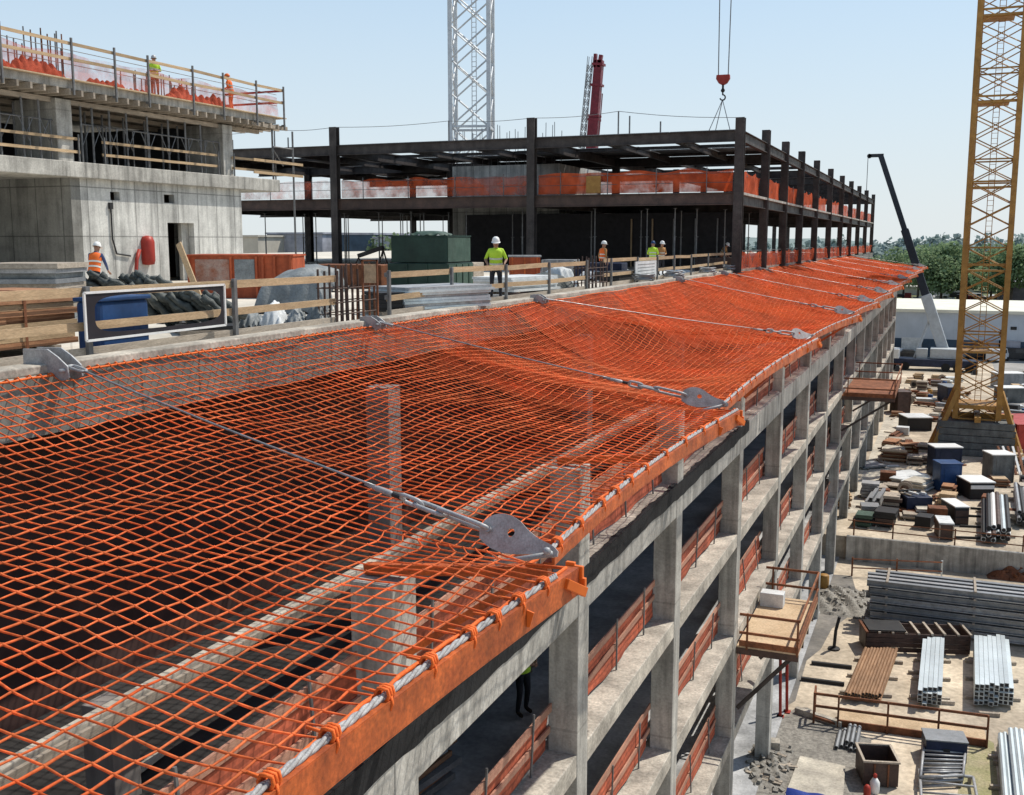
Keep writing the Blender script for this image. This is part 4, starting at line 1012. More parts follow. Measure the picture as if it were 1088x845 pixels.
# timber stack
tx=-13.3; y1=gx(83,350,tx).y; y0=y1-4.2; rr=random.Random(11)
t=thing('timber_stack','banded stack of reddish brown timber boards at the left edge','timber',(tx-.7,(y0+y1)/2,0))
for k,y in enumerate((y0+.4,y1-.5)):
    m=MB(); m.box((tx-.7,y,.07),(1.5,.14,.13)); obj('bearer',m,'wood_old',t)
for l in range(9):
    ys=[y0]; 
    while ys[-1]<y1-1.2: ys.append(ys[-1]+rr.uniform(.9,2.2))
    ys[-1]=y1-.0
    for a,b in zip(ys,ys[1:]):
        m=MB(); off=rr.uniform(-.03,.03); m.box2((tx-1.4+off,a+.01,.142+l*.098),(tx+off,b-.01+(rr.uniform(-.06,.05) if b==y1 else 0),.142+l*.098+.09)); obj('board',m,'timber_red' if rr.random()<.6 else 'wood',t)
for y in (y0+1.1,y1-1.1):
    m=MB(); m.box((tx+.036,y,.58),(.008,.05,.9)); m.box((tx-.7,y,1.03),(1.46,.05,.008)); obj('band',m,'rust',t)
def px_box(px0,px1,pyb,dist=None): # two ground points on the deck seen at these pixels
    return gp(px0,pyb,0),gp(px1,pyb,0)
def layered(label,name,a,b,depth,n,th,mat,cat,z0=0.0,jit=.06,group=None,seed=1,mats=None,bear=True):
    """a stack of flat sheets between ground points a and b (front edge), going back by depth"""
    rr=random.Random(seed); a=V(a);b=V(b); d=(b-a); L=d.length; d.normalize(); nrm=V((-d.y,d.x,0)); ang=math.atan2(d.y,d.x); c=(a+b)/2+nrm*depth/2
    t=thing(name,label,cat,(c.x,c.y,z0),group); z=z0
    if bear:
        for q in (-.32,.32):
            m=MB(); m.box((c.x+d.x*L*q,c.y+d.y*L*q,z+.05),(.12,depth,.095),ang); obj('bearer',m,'wood_old',t)
        z+=.1
    for k in range(n):
        m=MB(); o=d*rr.uniform(-jit,jit)+nrm*rr.uniform(-jit,jit); tt=th*rr.uniform(.85,1.1)
        lo_=.97 if z0>-5 else .78
        m.box((c.x+o.x,c.y+o.y,z+tt/2),(L*rr.uniform(lo_,1),depth*rr.uniform(lo_,1),tt*(.93 if z0>-5 else .84)),ang+rr.uniform(-.01,.01)*(1 if z0>-5 else 4)); obj('sheet',m,(mats[k%len(mats)] if mats else mat),t); z+=tt
    return t,z
def tarp(label,a,b,depth,h,z0=0,seed=1,mat='tarp',rough=.25,group=None,name='covered_pile',cat='covered pile'):
    rr=random.Random(seed); a=V(a);b=V(b); d=b-a; L=d.length; d.normalize(); nrm=V((-d.y,d.x,0)); P=[rr.random()*6 for _ in range(6)]
    def f(u,v):
        ex=min(u,1-u)*L; ey=min(v,1-v)*depth; e=min(1,max(0,min(ex,ey)+.05*math.sin(u*23+P[0])*math.sin(v*19+P[1]))/.26)**.55
        x=u*L;y=v*depth
        dm=.62+.38*(math.sin(math.pi*u)*math.sin(math.pi*v))**.5
        hh=h*dm*(.92+rough*(.26*math.sin(x*1.6+P[0])*math.sin(y*1.9+P[1])+.12*math.sin(x*3.1+y*2.3+P[2])+.05*math.sin(x*7+P[3]-y*5)+.035*math.sin(x*13-y*9+P[4])))
        o=.06*math.sin(x*7+P[4])*(1-e)
        return a+d*(x)+nrm*(y+o)+V((0,0,z0+.01+max(0,hh)*e))
    m=MB(); m.sheet(f,max(18,int(L*18)),max(16,int(depth*18)))
    return tag(obj(name,m,mat,smooth=True),label,cat,group)
layered('stack of grey formwork sheets behind the timber stack at far left','sheet_stack',gp(-25,350,0),gp(62,350,0),1.6,12,.105,'steel_grey','sheets',mats=['steel_grey','tarp','galv','wood_old'],seed=2,jit=.12)
layered('low pile of grey planks beside the orange vest worker','plank_pile',gp(45,338,0),gp(88,338,0),1.4,8,.10,'wood_old','planks',mats=['galv','wood_old','steel_grey'],seed=4,jit=.15)
# black netting rolls on trestles
def rolls(label,px0,px1,py,n,seed,z0=.05,group='black netting rolls'):
    rr=random.Random(seed); a=gp(px0,py,0); b=gp(px1,py,0); d=(b-a); t=thing('netting_rolls',label,'netting',((a+b)/2),group)
    dd=d.normalized(); nrm=V((-dd.y,dd.x,0))
    for k in range(n):
        p=a+d*((k+.5)/n)+nrm*rr.uniform(0,.5); dr=(nrm*.25+dd*rr.uniform(.5,.9)+V((0,0,-rr.uniform(.35,.7)))).normalized(); l=rr.uniform(.8,1.2); z=z0+.28+rr.uniform(0,.12)+(.1 if k%2 else 0)
        m=MB(); N=8; m.tube([p+dr*l*(q/N-.5)+V((0,0,z+.03*math.sin(q*2.1+k))) for q in range(N+1)],[.075+.02*math.sin(q*1.7+k*2) for q in range(N+1)],7); obj('roll',m,'black_bag',t,smooth=True)
    return t
rolls('heap of black netting rolls behind the blue tray, next to the orange vest worker',84,186,338,34,3,z0=.28)
m=MB(); a=gp(70,339,0);b=gp(186,339,0); tr=thing('trestle_table','long grey trestle carrying black netting rolls','trestle',(a+b)/2)
d=(b-a);dd=d.normalized();nn=V((-dd.y,dd.x,0))
m.bar(a+nn*.4+V((0,0,.24)),b+nn*.4+V((0,0,.24)),1.0,.05); obj('top',m,'steel_grey',tr)
for q in (.05,.35,.65,.95):
    for o in (.05,.75):
        m=MB(); m.bar(a+d*q+nn*o,a+d*q+nn*o+V((0,0,.215)),.05,.05); obj('leg',m,'post',tr)
rolls('black netting rolls lying on the deck behind the sign opening',150,240,352,24,5)
layered('shallow blue tray beside the black netting rolls','blue_tray',gp(98,344,0),gp(132,344,0),.6,1,.12,'blue','tray',z0=.0,bear=False,seed=3)
# orange skip
a=gp(200,317,0); b=gp(276,317,0); c2=gp(312,310,0)
def boxthing(name,label,cat,a,b,depth,h,mat,z0=0,group=None,bevel=.03,body='body'):
    a=V(a);b=V(b); d=b-a;L=d.length;d.normalize();nrm=V((-d.y,d.x,0)); ang=math.atan2(d.y,d.x); c=(a+b)/2+nrm*depth/2
    t=thing(name,label,cat,(c.x,c.y,z0),group); m=MB(); m.box((c.x,c.y,z0+h/2),(L,depth,h),ang); obj(body,m,mat,t,bevel=bevel)
    return t,c,d,nrm,L,ang
t,c,d,nrm,L,ang=boxthing('orange_skip','rusty orange metal skip with peeling pale panels by the doorway','skip',a,gp(312,317,0),2.0,1.32,'rust_orange')
for k,(u0,u1,mt) in enumerate(((.08,.40,'faded_panel'),(.45,.64,'tarp'))):
    m=MB(); p=gp(200,317,0)+d*(L*(u0+u1)/2)-nrm*.012; m.box((p.x,p.y,.86),(L*(u1-u0),.015,.72),ang); obj('panel',m,mt,t)
for u in (0.02,.42,.66,.72,.83,.98):
    m=MB(); p=gp(200,317,0)+d*(L*u)-nrm*.04; m.box((p.x,p.y,.66),(.07,.08,1.3),ang); obj('rib',m,'rust_orange',t)
m=MB(); p=c; m.box((p.x,p.y,1.34),(L+.06,2.06,.06),ang); obj('rim',m,'rust_orange',t)
m=MB(); a=gp(216,318,0)-nrm*.3; m.bar(a,a+V((-.95,.25,1.72)),.2,.05,up=(0,1,0)); tag(obj('plank',m,'wood'),'pale plank leaning against the rusty orange skip','plank')
tarp('crumpled grey tarp over a pile in front of the orange skip',gp(268,334,0),gp(345,334,0),1.8,1.15,seed=3,rough=.45)
for k,(xa,xb,py_,h_,dp_,nm) in enumerate(((250,273,349,.5,.9,'leftmost'),(274,300,348.5,.55,.9,'second'),(301,322,348,.5,.8,'third'),(323,345,347,.62,1.0,'rightmost'))):
    tarp('grey plastic wrapped bundle behind the middle rail, %s of the row'%nm,gp(xa,py_,0),gp(xb,py_,0),dp_,h_,seed=60+k,mat=('tarp','white_sheet','tarp','tarp')[k],rough=.38)
for k in range(16):
    rr=random.Random(400+k); p=gp(rr.uniform(165,350),rr.uniform(338,354),0); m=MB(); m.box((p.x,p.y,.05),(rr.uniform(.5,2.0),rr.uniform(.08,.25),.06),rr.uniform(-.6,.6)); tag(obj('loose_board',m,rr.choice(['wood','wood_old','black','galv'])),'loose board lying on the deck between the sign and the rebar cage','board','loose boards on the near deck')
for k in range(12):
    rr=random.Random(440+k); p=gp(rr.uniform(420,600),rr.uniform(314,322),0); m=MB(); m.box((p.x,p.y,.05),(rr.uniform(.4,1.6),rr.uniform(.08,.3),.07),rr.uniform(-.6,.6)); tag(obj('loose_board',m,rr.choice(['wood','wood_old','steel_brown','galv'])),'loose board lying on the deck before the green containers','board','loose boards before the green containers')
layered('dark flat boards lying on the deck right of the sign','board_pile',gp(192,357,0),gp(256,355,0),.9,2,.09,'black','boards',seed=7,bear=False,mats=['wood_old','black'])
tarp('grey sacks under plastic stacked behind the rebar cage',gp(322,312,0),gp(372,310,0),1.8,1.05,seed=8,rough=.2)
tarp('pale sandy tarp beside the orange skip',gp(312,318,0),gp(345,318,0),1.2,.7,seed=9,mat='white_sheet',rough=.35)
# rebar cages on the edge
def cage(label,px0,px1,x,h,n,seed,red=2):
    rr=random.Random(seed); y0=gx(px0,330,x).y;y1=gx(px1,330,x).y; t=thing('rebar_cage',label,'rebar',(x,(y0+y1)/2,0),'rebar cages on the deck edge')
    for k in range(n):
        y=y0+(y1-y0)*k/(n-1); 
        for xx in (x,x-.45):
            hh=h*rr.uniform(.92,1.08); m=MB(); m.tube([(xx,y,0),(xx+rr.uniform(-.03,.03),y+rr.uniform(-.03,.03),hh)],.026,5); obj('bar',m,'rust' if k>=n-red else 'rebar',t)
    for z in (.25,.5,.8):
        m=MB(); m.tube([(x-.47,y0-.03,z),(x+.02,y0-.03,z),(x+.02,y1+.03,z),(x-.47,y1+.03,z)],.014,4,closed=True); obj('stirrup',m,'rebar',t)
cage('dark upright rebar cage between the two timber guard rails',358,398,RX+.1,1.25,8,1)
cage('dark rebar cage at the end of the guard rail below the steel frame',622,644,-12.2,1.15,7,2,0)
t=thing('rusty_stand','small rusty frame with a tan panel standing behind the rebar cage','frame',gp(394,345,0))
p=gp(394,345,0); 
m=MB(); 
for o in (-.18,.18): m.bar(p+V((o,0,0)),p+V((o,0,1.4)),.035,.035)
m.bar(p+V((-.2,0,1.38)),p+V((.2,0,1.38)),.035,.035); obj('frame',m,'rust',t)
m=MB(); m.box(p+V((0,.02,1.1)),(.3,.03,.4)); obj('panel',m,'ply',t)
# green boxes
a=gp(412,309,0);b=gp(476,310,0)
t,c,d,nrm,L,ang=boxthing('green_container','lower dark green steel container of the stacked pair','container',a,b,2.6,1.0,'green_box',bevel=.02)
for u in (.33,.66): 
    p=a+d*(L*u)-nrm*.02; m=MB(); m.box((p.x,p.y,.5),(.05,.04,.96),ang); obj('rib',m,'green_box',t)
p=b+nrm*1.3+d*.015; m=MB(); m.box((p.x,p.y,.5),(.03,2.5,.92),ang); obj('side_panel',m,'green_faded',t)
for u in (.3,.55,.8):
    p=b+nrm*2.6*u+d*.045; m=MB(); m.box((p.x,p.y,.5),(.04,.06,.9),ang); obj('rib',m,'green_faded',t)
a=a+nrm*.08+d*.12; b=b+nrm*.08-d*.06
t,c,d,nrm,L,ang=boxthing('green_container','upper dark green steel container with a loose sheet on top','container',a,b,2.4,.93,'green_box',z0=1.02,bevel=.02)
p=b+nrm*1.2+d*.015; m=MB(); m.box((p.x,p.y,1.48),(.03,2.3,.86),ang); obj('side_panel',m,'green_faded',t)
m=MB(); m.box((c.x,c.y,1.97),(L+.08,2.46,.05),ang); obj('lid',m,'green_box',t)
tarp('crumpled green plastic sheet lying on top of the green containers',a+nrm*.3+d*.6,b+nrm*.3-d*.3,1.2,.16,z0=1.99,seed=4,mat='green_faded',rough=.6,name='plastic_sheet',cat='sheet')
layered('flat stack of silvery metal sheets in front of the green containers','sheet_stack',gp(432,335,0),gp(524,329,0),1.5,8,.075,'galv_pale','sheets',seed=12,jit=.07,mats=['galv_pale','galv','galv_pale'])
layered('dark bundle of bars at the left end of the silvery sheets','bar_bundle',gp(404,336,0),gp(429,335,0),1.0,5,.09,'black','bars',seed=13,jit=.05)
t,c,d,nrm,L,ang=boxthing('orange_crate','orange site crate with a grey lid behind the lime shirt worker','crate',gp(541,300,0),gp(574,300,0),1.4,1.1,'rust_orange')
m=MB(); m.box((c.x,c.y,1.13),(L+.1,1.5,.07),ang); obj('lid',m,'galv',t)
for u in (.1,.5,.9):
    p=gp(541,300,0)+d*(L*u)-nrm*.03; m=MB(); m.box((p.x,p.y,.55),(.07,.05,1.08),ang); obj('rib',m,'orange_paint',t)
layered('white flat sheets stacked right of the lime shirt worker','sheet_stack',gp(542,314,0),gp(592,310,0),1.6,6,.08,'white_sheet','sheets',seed=15,jit=.1)
tarp('dark cluttered pallet of fittings before the second rebar cage',gp(578,311,0),gp(612,308,0),1.2,.6,seed=16,mat='black_bag',rough=.5)
tarp('white plastic covered bundle by the rebar cage',gp(596,308,0),gp(616,307,0),1.2,.85,seed=17,mat='white_sheet',rough=.3)
tarp('white bags lying on the deck below the orange vest worker',gp(648,299,0),gp(676,296,0),1.6,.6,seed=18,mat='white_sheet',rough=.35)
tarp('white plastic sheet lying on the deck right of the notice board',gp(707,293,0),gp(738,290,0),2.2,.22,seed=19,mat='white_sheet',rough=.4,name='plastic_sheet',cat='sheet')
layered('dark stack of beams on the deck under the notice board','beam_stack',gp(658,301,0),gp(690,298,0),1.2,3,.12,'black','beams',seed=20)
# notice board
x=-12.15; ya=gx(675,285,x).y; yb=gx(697,285,x).y; zt=gx(686,277.5,x).z; zb_=gx(686,294,x).z
t=thing('notice_board','small weathered white notice board on the rail in front of the lime vest','sign',(x,(ya+yb)/2,0))
m=MB(); m.box((x,(ya+yb)/2,(zt+zb_)/2),(.03,yb-ya,zt-zb_)); obj('board',m,'white_sheet',t)
for k in range(4):
    m=MB(); z=zb_+(zt-zb_)*(.2+.2*k); m.box((x+.02,(ya+yb)/2,z),(.006,(yb-ya)*.8,.025)); obj('line',m,'tarp',t)
for y in (ya+.1,yb-.1):
    m=MB(); m.box((x-.05,y,zt/2),(.05,.05,zt)); obj('post',m,'post',t)
# coils of wire at the deck edge
for px,py,k in ((722,295,0),(757,290.5,1),(781,287.6,2),(690,299,3)):
    c=gp(px,py,.12); m=MB(); N=90; m.tube([(c.x-.25+(.5+.08*math.sin(q*.9+k))*math.cos(q*.42)*.8,c.y+(.6+.07*math.sin(q*1.3))*math.sin(q*.42),.16+q*.003+.03*math.sin(q*.7)) for q in range(N)],.03,5)
    tag(obj('wire_coil',m,'steel_grey',smooth=True),'grey coil of wire lying on the deck edge beside the net','coil','wire coils on the deck edge')
# low mesh along the foot of the steel frame
for j in range(len(RY)-1):
    fence(SX+.05,RY[j]+.3,SX+.05,RY[j+1]-.3,0.13,1.0,'mesh_orange','low orange mesh at the foot of the steel frame, %s bay from the corner'%ORD[j],'low mesh at the foot of the steel frame',70+j,posts=3)
# clutter deep under the steel floor
for k,(px,py,w_,h,mt,lb_) in enumerate(((330,306,3.,.9,'rust','brown crate'),(372,304,2.6,.8,'steel_brown','dark brown rack'),(455,302,2,.9,'wood_old','timber crate'),(610,298,2.2,.8,'blue_dark','dark blue cabinet'),(575,296,1.6,.9,'steel_grey','grey cabinet'),(738,288,2.4,.8,'steel_brown','dark brown trestle'))):
    a=gp(px,py,0); t,c,d,nrm,L,ang=boxthing('site_crate','%s standing on the deck under the steel frame'%lb_,'crate',a,a+V((w_,.2,0)),1.4,h,mt)
    for u in (.05,.5,.95):
        q=a+d*(L*u)-nrm*.03; m=MB(); m.box((q.x,q.y,h/2),(.08,.05,h*.98),ang); obj('rib',m,mt,t)
m=MB(); a=gp(385,268,0); 
m.bar(gy(381,272,63.5),gy(407,263,63.5),.3,.25); 
tag(obj('steel_chute',m,'steel_dark'),'dark steel member lying tilted under the steel floor left of the green containers','beam')
# the tilted member is propped on a trestle
p0,p1=gy(381,272,63.5),gy(407,263,63.5)
t=thing('trestle','dark trestle propping the tilted steel member','trestle',(p0.x,p0.y,0))
for p in (p0,p1):
    for o in (-.4,.4):
        m=MB(); m.bar((p.x+o,p.y,0),(p.x,p.y,p.z-.14),.08,.08); obj('leg',m,'steel_brown',t)
#@@PART4
# stored material and props on the shaded floors
rr=random.Random(21)
for k,(y,zf,nm) in enumerate(((19.5,L2,'upper'),(28,L3,'middle'),(22,L3,'middle'),(30.5,L4,'lower'),(37,L3,'middle'),(45,L4,'lower'),(53,L3,'middle'),(14,L2,'upper'))):
    a=V((-8.6,y,zf)); 
    if k%2==0: layered('pile of long dark boards on the shaded %s floor, %s pile from the camera'%(nm,ORD[k]),'board_pile',a,a+V((1.1,.3,0)),3.0,4,.09,'wood_old','boards',z0=zf+.01,seed=300+k,mats=['wood_old','black','steel_brown'])
    else: crates_later=layered('stack of panels on the shaded %s floor, %s pile from the camera'%(nm,ORD[k]),'panel_stack',a,a+V((1.3,-.2,0)),1.3,6,.12,'steel_grey','panels',z0=zf+.01,seed=300+k,mats=['steel_grey','timber_red'])
for zf,zt in ((L3,L2),(L4,L3),(L2,-5.6)):
    for y in (13.6,20.6,28.3,36.5,45,53.8,62):
        if rr.random()<.75:
            x=-7.3-rr.random()*2; yy=y+rr.uniform(-1,1); m=MB(); m.tube([(x,yy,zf),(x,yy,zt-.33)],.045,6); m.box((x,yy,zf+.012),(.2,.2,.02)); m.box((x,yy,zt-.32),(.2,.2,.02))
            tag(obj('shoring_prop',m,'rust' if rr.random()<.4 else 'post'),'slim shoring prop between the shaded floors of the concrete frame','prop','shoring props inside the concrete frame')
# ================================================================== LOWER YARD
def rowdir(a,b):
    a=V(a);b=V(b);d=b-a;L=d.length;d.normalize();return d,V((-d.y,d.x,0)),L,math.atan2(d.y,d.x)
def pipes(label,name,cat,near_l,near_r,far_m,n,layers,r,mat,z0=GL,square=False,group=None,seed=1,bear=True,mats=None,ragged=.15,part='pipe'):
    """bundle of long members whose near ends lie between two ground points and which run to far_m"""
    rr=random.Random(seed); a=V(near_l);b=V(near_r); d,nrm,W_,ang=rowdir(a,b); f=V(far_m)-(a+b)/2; f.z=0; LL=f.length; f.normalize()
    t=thing(name,label,cat,((a.x+b.x)/2,(a.y+b.y)/2,z0),group)
    if bear:
        for q in (.15,.5,.85):
            m=MB(); c=(a+b)/2+f*LL*q; m.bar(c-d*(W_/2+.35),c+d*(W_/2+.35),.16,.14); 
            for i_ in range(len(m.v)): m.v[i_].z=m.v[i_].z-c.z+z0+.08
            obj('bearer',m,'wood_old',t)
    zb=z0+(.16 if bear else .01)
    for l in range(layers):
        for k in range(n):
            if l==layers-1 and l>0 and rr.random()<.12: continue
            o=a+d*(W_*(k+.5)/n); p=V((o.x,o.y,zb+r*(1+2*l)))+f*rr.uniform(-ragged,ragged); q=p+f*LL*rr.uniform(.97,1.0)
            m=MB()
            if square: m.bar(p,q,2*r*.94,2*r*.94)
            else: m.tube([p,q],r*.95,7)
            pm_=mats[(k+l*3)%len(mats)] if mats else mat
            d2=(q-p).normalized(); sd2=d2.cross(V((0,0,1))).normalized(); u2=sd2.cross(d2); e2=p-d2*.003; m.m=1
            if square: m.add([e2-sd2*r*.72-u2*r*.72,e2+sd2*r*.72-u2*r*.72,e2+sd2*r*.72+u2*r*.72,e2-sd2*r*.72+u2*r*.72],[(0,1,2,3)])
            else: m.add([e2+(sd2*math.cos(a_*math.pi/4)+u2*math.sin(a_*math.pi/4))*r*.72 for a_ in range(8)],[tuple(range(8))])
            obj(part,m,[pm_,'black'],t)
    return t
# concrete retaining wall with railing
mb=MB(); mb.box2((-5.2,YW-.15,GL-.3),(45,YW+.15,GU+.12)); tag(obj('retaining_wall',mb,'concrete',bevel=.02),'long grey concrete retaining wall between the two yard levels','wall')
t=thing('guard_rail','rusty red pipe railing along the top of the retaining wall','guard rail',(0,YW+.5,GU))
for x in [-4.8,-2.4,1.3,5.2,9]:
    m=MB(); m.box((x,YW+.5,GU+.55),(.09,.09,1.1)); obj('post',m,'rust',t)
for z in (.5,1.05):
    m=MB(); m.tube([(-5.2,YW+.44,GU+z),(1.3,YW+.44,GU+z-.04),(14,YW+.44,GU+z-.05)],.04,5); obj('rail',m,'rust',t)
t=thing('guard_rail','red brown rail with a pale post at the foot of the retaining wall','guard rail',(0,YW-1.5,GL))
a=gp(905,612,GL);b=gp(1000,616,GL)
for u in (0,.5,1.0):
    p=a.lerp(b,u); m=MB(); m.box((p.x,p.y,GL+.6),(.1,.1,1.2)); obj('post',m,'rust' if u<.9 else 'galv_pale',t)
for z in (.55,1.12):
    m=MB(); m.tube([a+V((0,-.07,z)),b+V((.0,-.07,z))],.045,5); obj('rail',m,'rust',t)
# long grey beams in layers
a=gp(921,668,GL); x0=a.x; yb=a.y; k=0
for q in (0.6,4.2,8.2,12):
    m=MB(); m.box((x0+q,yb+1.3,GL+.08),(.2,3.0,.16)); tag(obj('bearer',m,'wood_old'),'dark timber bearer under the long grey beams','bearer','bearers under the grey beams')
for l in range(6):
    for c in range(4):
        m=MB(); y=yb+.3+c*.62; z=GL+.17+l*.43+.17; o=random.uniform(-.25,.25); m.ibeam((x0+o,y,z),(x0+15+o,y,z),.3,.335,.04,.045)
        tag(obj('steel_beam',m,'steel_grey' if (l+c)%3 else 'galv'),'long grey steel beam lying in the layered stack below the retaining wall','beam','grey beams of the layered stack')
    for q in (.9,5.2,9.8):
        m=MB(); m.box((x0+q,yb+1.25,GL+.17+l*.43+.386),(.12,2.6,.078)); tag(obj('spacer',m,'wood_old'),'thin timber spacer between the layers of long grey beams','spacer','spacers between the grey beams')
# brown formwork rack
a=gp(920,693,GL); b=gp(1030,697,GL); d,nrm,L,ang=rowdir(a,b); c=(a+b)/2
t=thing('formwork_rack','dark brown timber formwork rack with open slatted top before the grey beams','formwork',(c.x,c.y,GL))
for k in range(4):
    m=MB(); p=c+V((0,0,.18+.25*k)); m.box((p.x,p.y,GL+.18+.25*k),(L,.06,.22),ang); q=c+nrm*1.5; m.box((q.x,q.y,GL+.18+.25*k),(L,.06,.22),ang); obj('side_board',m,'steel_brown',t)
for u in (0,.12,.25,.38,.5,.63,.75,.88,1):
    m=MB(); p=a+d*L*u; m.bar(V((p.x,p.y,GL+1.08))-nrm*.1,V((p.x,p.y,GL+1.08))+nrm*1.6,.12,.09); obj('cross_bar',m,'wood_old' if u>.1 else 'rust',t)
for u in (0,1):
    m=MB(); p=a+d*L*u+nrm*.75; m.box((p.x,p.y,GL+.55),(.07,1.4,.95),ang); obj('end_board',m,'steel_brown',t)
m=MB(); p=a+d*L*.2+nrm*.75; m.box((p.x,p.y,GL+1.16),(L*.36,1.5,.06),ang); obj('cover_board',m,'black',t)
pipes('bundle of brown rusty tubes on timber bearers','tube_bundle','tubes',gp(897,746,GL),gp(936,749,GL),gp(936,697,GL),11,2,.085,'brown_pipe',seed=1,part='tube')
pipes('narrow bundle of pale galvanised tubes between the brown and the wide silver bundle','tube_bundle','tubes',gp(974,753,GL),gp(1000,754,GL),gp(991,696,GL),5,4,.10,'galv_pale',square=True,seed=2,part='tube',ragged=.3)
pipes('wide bundle of shiny silver square tubes at the right','tube_bundle','tubes',gp(1034,752,GL),gp(1076,754,GL),gp(1052,698,GL),8,5,.10,'galv_pale',square=True,seed=3,part='tube')
pipes('long silver tubes in the bottom right corner','tube_bundle','tubes',gp(1066,892,GL),gp(1112,896,GL),gp(1078,795,GL),7,3,.11,'galv_pale',seed=4,part='tube',ragged=.4)
for k,(x0_,y0_,x1_,y1_) in enumerate(((862,706,905,711),(851,723,897,729),(965,716,985,717),(966,742,985,743),(1000,748,1014,749),(1055,812,1072,815),(1040,760,1062,762))):
    m=MB(); p=gp(x0_,y0_,GL);q=gp(x1_,y1_,GL); m.bar(p+V((0,0,.09)),q+V((0,0,.09)),.16,.16)
    tag(obj('sleeper',m,'black' if k<2 else 'wood_old'),'dark timber sleeper lying loose on the sandy yard','sleeper','loose sleepers in the lower yard')
# walkway with red brown rail
a=gp(890,772,GL); b=gp(1048,794,GL); d,nrm,L,ang=rowdir(a,b); c=(a+b)/2
t=thing('walkway','tan timber walkway with a rusty red handrail in front of the tube bundles','walkway',(c.x,c.y,GL))
m=MB(); p=c+nrm*.5; m.box((p.x,p.y,GL+.28),(L,1.0,.06),ang); obj('plank_deck',m,'ply',t)
m=MB(); m.box((c.x,c.y,GL+.17),(L,.08,.3),ang); p=c+nrm*1.0; m.box((p.x,p.y,GL+.17),(L,.08,.3),ang); obj('side_beam',m,'rust',t)
for u in (0,.34,.68,1.0):
    p=a+d*L*u-nrm*.06; m=MB(); m.box((p.x,p.y,GL+.7),(.08,.08,1.4),ang); obj('post',m,'rust',t)
for z in (.8,1.35):
    m=MB(); m.bar(V((a.x,a.y,GL+z))-d*1.0,V((b.x,b.y,GL+z)),.06,.11); obj('rail',m,'rust',t)
p=a-d*1.0; q=p+nrm*.9
m=MB(); m.box((p.x,p.y,GL+.7),(.09,.09,1.4)); m.bar(V((p.x,p.y,GL+.3)),V((a.x,a.y,GL+.1)),.1,.1); obj('end_post',m,'rust',t)
m=MB(); m.bar(V((p.x,p.y,GL+1.3)),V((q.x,q.y,GL+1.3)),.07,.1); m.bar(V((p.x,p.y,GL+.8)),V((q.x,q.y,GL+.8)),.07,.1); m.box((q.x,q.y,GL+.65),(.09,.09,1.3)); obj('end_rail',m,'rust',t)
# concrete slab edge beside the gravel
m=MB(); a=gp(844,758,GL);b=gp(893,774,GL); d,nrm,L,ang=rowdir(a,b); c=(a+b)/2+nrm*.12; m.box((c.x,c.y,GL+.13),(L,.24,.26),ang); tag(obj('kerb',m,'concrete_ledge',bevel=.02),'short concrete kerb between the gravel and the tan walkway','kerb')
# open brown bin
a=gp(917,836,GL);b=gp(954,838,GL); d,nrm,L,ang=rowdir(a,b); dp=1.45; c=(a+b)/2+nrm*dp/2; h=.95
t=thing('open_bin','open topped rusty brown steel bin near the bottom of the yard','bin',(c.x,c.y,GL))
for o,sx,sy in ((-nrm*(dp/2-.03),L,.06),(nrm*(dp/2-.03),L,.06)):
    m=MB(); m.box((c.x+o.x,c.y+o.y,GL+h/2+.06),(sx,sy,h),ang); obj('side',m,'steel_brown',t)
for o in (-d*(L/2-.035),d*(L/2-.035)):
    m=MB(); m.box((c.x+o.x,c.y+o.y,GL+h/2+.06),(.06,dp-.13,h),ang); obj('side',m,'steel_brown',t)
m=MB(); m.box((c.x,c.y,GL+.1),(L-.1,dp-.1,.06),ang); obj('bottom',m,'black',t)
for o,sx,sy in ((-nrm*(dp/2),L+.08,.09),(nrm*(dp/2),L+.08,.09)):
    m=MB(); m.box((c.x+o.x,c.y+o.y,GL+h+.08),(sx,sy,.07),ang); obj('rim',m,'wood_old',t)
for o in (-d*(L/2),d*(L/2)):
    m=MB(); m.box((c.x+o.x,c.y+o.y,GL+h+.082),(.09,dp-.1,.07),ang); obj('rim',m,'wood_old',t)
for u in (.3,.7):
    p=a+d*L*u-nrm*.025; m=MB(); m.box((p.x,p.y,GL+.5),(.06,.05,.9),ang); obj('rib',m,'rust',t)
# flat scaffold frames with a grey box
def frame_flat(label,pxs,h,mat,n,group):
    p=[gp(x,y,GL+h) for x,y in pxs]; t=thing('scaffold_frame',label,'scaffold',(p[0].x,p[0].y,GL),group)
    for i in range(4):
        m=MB(); m.tube([p[i],p[(i+1)%4]],.06,6); obj('tube',m,mat,t,smooth=True)
    for k in range(1,n):
        u=k/n; m=MB(); m.tube([p[0].lerp(p[3],u),p[1].lerp(p[2],u)],.045,5); obj('rung',m,mat,t,smooth=True)
    return t
for k in range(3):
    frame_flat('grey scaffold frame under the dark grey box, %s from the bottom'%ORD[k],[(976+k,836-5*k),(1021+k,834-5*k),(1026,797-2*k),(982,792-2*k)],.12+.16*k,'steel_grey' if k%2 else 'galv',6+k,'scaffold frames in the lower yard')
frame_flat('large pale grey scaffold frame lying at the bottom edge beside the brown bin',[(980,868),(1042,868),(1034,826),(977,818)],.35,'galv',4,'scaffold frames in the lower yard')
m=MB()
for px,py in ((985,862),(1036,862),(1030,832),(980,824)):
    p=gp(px,py,GL); m.box((p.x,p.y,GL+.15),(.14,.14,.3))
tag(obj('frame_bearers',m,'wood_old'),'small timber blocks under the large pale scaffold frame','blocks')
a=gp(983,808,GL);b=gp(1027,812,GL); t,c,d,nrm,L,ang=boxthing('storage_box','dark blue grey metal box at the top of the scaffold frames','box',a,b,1.0,.85,'blue_dark',z0=GL)
